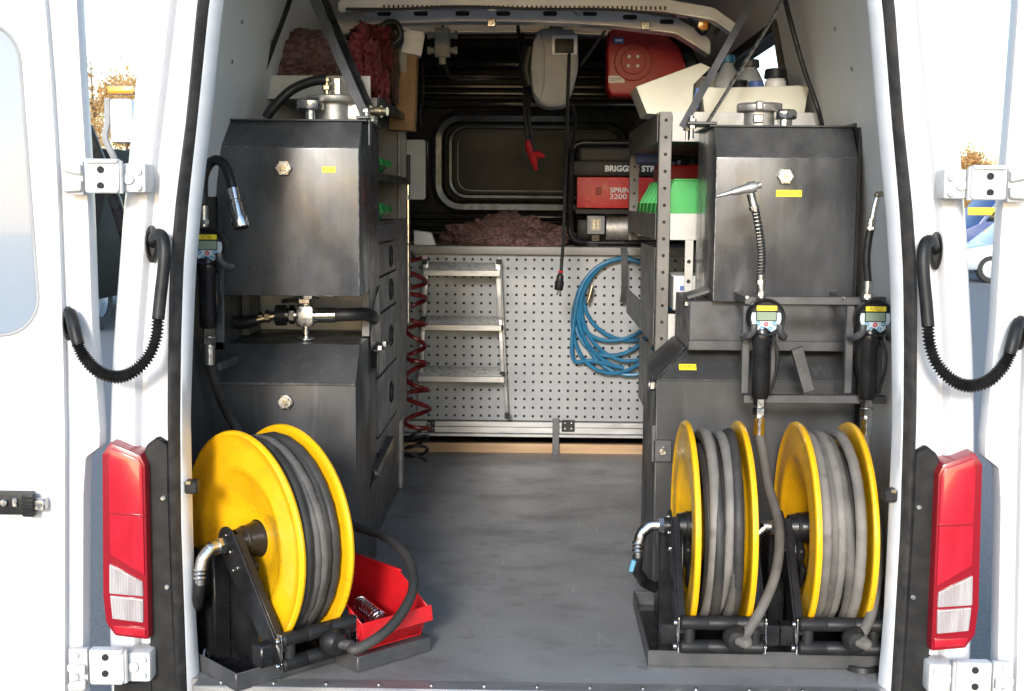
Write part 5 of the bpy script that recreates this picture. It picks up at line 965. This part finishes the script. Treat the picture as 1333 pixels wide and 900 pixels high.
b = MB(); b.box2((xb - .17, y0 + .0, .95), (xb - .06, y0 + .08, 1.02), .01, 2); b.build('cylinder_cover', 'cast_alu', t)
for x in (xa + .1, xb - .1): b = MB(); b.box((x, y0, .912), (.05, .03, .014), bev=.004); b.build('foot', 'black_plastic', t)
b = MB(); c_ = q(775, 310); b.box((c_.x, y0 - .012, c_.z), (.036, .006, .03), bev=.002); b.build('bracket', 'black_paint', t)
# felt and odds on the bench
b = MB(); q_ = U(657, 305, 2.8); b.blob((q_.x, 2.86, .92), (.235, .15, .10), 2, .2, 3.2, .9055, 5, .2); b.blob((q_.x - .02, 2.84, .95), (.11, .1, .085), 5, .2, 3.5, .9055, 5, .2); tag(b.build('felt_heap', 'felt'), 'flattened heap of brown felt on the workbench', 'felt')
b = MB(); q0 = U(538, 316, 2.66); q1 = U(562, 306, 2.7); b.prism([(q0.x, .9055), (q1.x + .02, .9055), (q1.x + .0, q1.z + .01), (q0.x, q1.z + .02)], 2.68, 2.72, 'xz', .003); tag(b.build('offcut', 'pillar_grey'), 'pale sheet metal offcut standing on the workbench end', 'offcut')
# things under the roof
t = thing('junction_box', 'pale green grey junction box with cable glands under the roof bow', 'junction box', U(576, 57, 2.4)); c = U(576, 56, 2.4)
b = MB(); b.box(c, (.062, .05, .115), bev=.006, seg=2); b.box(c + Vector((0, -.027, 0)), (.056, .006, .10), bev=.003); b.build('case', 'junction_plastic', t)
for sx in (-1, 1):
    for dz in (-.03, .03): b = MB(); b.cyl(c + Vector((sx * .03, 0, dz)), c + Vector((sx * .052, 0, dz)), .013, seg=10); b.cyl(c + Vector((sx * .048, 0, dz)), c + Vector((sx * .06, 0, dz)), .016, seg=8); b.build('cable_gland', 'junction_plastic', t)
b = MB(); b.cyl(c + Vector((0, 0, -.055)), c + Vector((0, 0, -.085)), .014, seg=10); b.build('cable_gland', 'junction_plastic', t)
b = MB(); b.tube(spline([c + Vector((0, 0, -.08)), U(582, 90, 2.4), U(590, 102, 2.42), U(630, 103, 2.45), U(670, 98, 2.4), U(690, 92, 2.3)], 8), .006, 8); b.cyl(c + Vector((0, 0, .055)), U(576, 34, 2.43), .005, seg=8); b.build('lead', 'hose_black', t)
t = thing('cable_reel', 'grey rounded retractable cable reel hanging from the roof', 'cable reel', U(724, 60, 2.2)); Y = 2.2
P0 = [(702, 36), (746, 38), (753, 50), (753, 90), (746, 118), (736, 138), (712, 140), (699, 134), (692, 118), (690, 88), (693, 55)]; Pp = px_poly(P0, Y)
b = MB(); b.prism(Pp, Y, Y + .2, 'xz', .022, 3); b.build('housing', 'grey_plastic', t)
P1 = [(702, 40), (709, 60), (709, 110), (703, 134), (694, 120), (691, 88), (694, 55)]; b = MB(); b.prism(px_poly(P1, Y - .004), Y - .012, Y + .06, 'xz', .008, 2); b.build('side_cover', 'grey_plastic', t)
a, d = U(718, 72, Y), U(752, 46, Y); b = MB(); b.box2((a.x, Y - .012, a.z), (d.x, Y + .01, d.z), .006, 2); b.build('outlet_frame', 'pillar_grey', t)
a, d = U(722, 70, Y), U(747, 51, Y); b = MB(); b.box2((a.x, Y - .016, a.z), (d.x, Y - .0, d.z), .004, 2); b.build('outlet_mouth', 'black_plastic', t)
b = MB(); b.tube([U(691, 62, Y + .08), U(684, 88, Y + .08), U(690, 112, Y + .08)], .03, 12); b.build('pivot_bracket', 'black_plastic', t)
b = MB(); c = U(724, 30, Y); b.box((c.x, Y + .1, c.z + .03), (.05, .06, .16), bev=.004); b.build('hanger', 'black_paint', t)
b = MB(); b.tube(spline([U(741, 70, Y - .01), U(740, 100, Y - .015), U(738, 160, Y), U(736, 230, Y + .02), U(734, 300, Y + .02), U(731, 345, Y + .02), U(730, 356, Y + .02)], 8), .0068, 8); b.tube(spline([U(745, 136, Y + .12), U(749, 160, 2.4), U(744, 200, 2.5), U(742, 260, 2.55), U(746, 305, 2.6), U(765, 318, 2.63)], 8), .0065, 8); b.build('cord', 'hose_black', t)
b = MB(); a = U(730, 354, Y + .02); d = U(727, 378, Y + .02); v_ = d - a; b.tube([a + v_ * k for k in (0, .15, .2, .5, .55, .95, 1)], [.008, .010, .014, .016, .019, .018, .015], 12); pg = b.build('plug', 'black_plastic', t)
b = MB(); b.cyl(d, d + v_ * .25 + Vector((-.004, 0, 0)), .0028, seg=8); b.cyl(d + Vector((.008, 0, 0)), d + v_ * .25 + Vector((.008, 0, 0)), .0028, seg=8); b.build('plug_pin', 'zinc', pg)
b = MB(); b.torus(a, .0095, .003, None, 14, 6); b.build('collar', 'red_plastic', pg)
t = thing('enclosed_hose_reel', 'dark red enclosed hose reel mounted under the roof', 'hose reel', U(830, 40, 2.35)); Y = 2.3
P0 = [(791, 42), (800, 37), (840, 38), (868, 46), (885, 62), (893, 85), (886, 106), (866, 120), (840, 126), (796, 125), (790, 116)]
b = MB(); b.prism(px_poly(P0, Y), Y, Y + .16, 'xz', .012, 3); b.build('case', 'red_case', t)
c = U(824, 81, Y); b = MB(); b.disc((c.x, Y + .002, c.z), .075, .010, 'y', 36, .004); b.disc((c.x, Y - .007, c.z), .05, .008, 'y', 32, .003); hb = b.build('hub_cover', 'red_case', t)
for px, py in ((819, 74), (830, 74), (818, 86), (830, 86)): b = MB(); bolt(b, U(px, py, Y - .015), .0065, .006, 10); b.build('bolt', 'print_white', hb)
a, d = U(798, 57, Y), U(813, 49, Y); b = MB(); b.prism([(x + (a.x + d.x) / 2, z + (a.z + d.z) / 2) for x, z in rrect(d.x - a.x, d.z - a.z, .008)], Y - .002, Y + .001, 'xz'); lg = b.build('logo_plate', 'print_blue', t)
b = MB(); b.box2((a.x + .008, Y - .0035, a.z + .008), (d.x - .008, Y - .0022, d.z - .007), 0); b.build('logo_stripe', 'print_white', lg)
a, d = U(792, 108, Y), U(813, 99, Y); b = MB(); b.box2((a.x, Y - .002, a.z), (d.x, Y + .001, d.z), 0); lp_ = b.build('data_plate', 'white_plastic', t)
b = MB(); b.box2((a.x + .006, Y - .003, (a.z + d.z) / 2 - .0), (d.x - .012, Y - .0022, (a.z + d.z) / 2 + .004), 0); b.box2((a.x + .006, Y - .003, a.z + .006), (d.x - .03, Y - .0022, a.z + .009), 0); b.build('data_print', 'grey_plastic', lp_)
b = MB(); b.tube([U(890, 70, Y + .05), U(897, 80, Y + .05), U(892, 92, Y + .05)], .028, 10); b.build('hose_outlet', 'black_plastic', t)
b = MB(); c = U(830, 30, Y + .06); b.box((c.x, Y + .1, c.z + .02), (.2, .05, .14), bev=.004); b.build('hanger', 'black_paint', t)
b = MB(); b.tube([U(788, 40, 2.4), U(756, 85, 2.45)], .006, 8); tag(b.build('roof_stay', 'shelf_grey'), 'thin stay between the grey and the red reel', 'rod')
t = thing('jump_leads', 'black hanging cables with red clamps in front of the partition', 'cable', U(688, 110, 2.4)); Y = 2.45
b = MB(); b.tube(spline([U(674, 30, Y), U(677, 70, Y), U(683, 110, Y), U(683, 150, Y), U(687, 185, Y)], 8), .0075, 8); b.tube(spline([U(679, 30, Y + .03), U(684, 75, Y + .03), U(690, 120, Y + .03), U(688, 150, Y + .03), U(695, 200, Y + .03)], 8), .0075, 8); b.tube(spline([U(690, 80, Y), U(693, 110, Y), U(686, 140, Y)], 6), .012, 8); b.build('lead', 'hose_black', t)
for px, py, dx in ((687, 183, 4), (692, 198, 6), (695, 200, 14)):
    a = U(px, py, Y - .02); d = U(px + dx, py + 24 if dx < 10 else py + 4, Y - .02); b = MB(); b.tube([a, a.lerp(d, .4), a.lerp(d, .7), d], [.010, .017, .012, .006], 8); b.build('clamp', 'red_case', t)
b = MB(); b.tube(spline([U(549, 70, 2.6), U(551, 120, 2.6), U(547, 150, 2.6), U(549, 165, 2.6)], 6), .005, 8); tag(b.build('thin_cord', 'hose_black'), 'thin black cord dangling beside the cardboard box', 'cord')
bpy.context.view_layer.update()
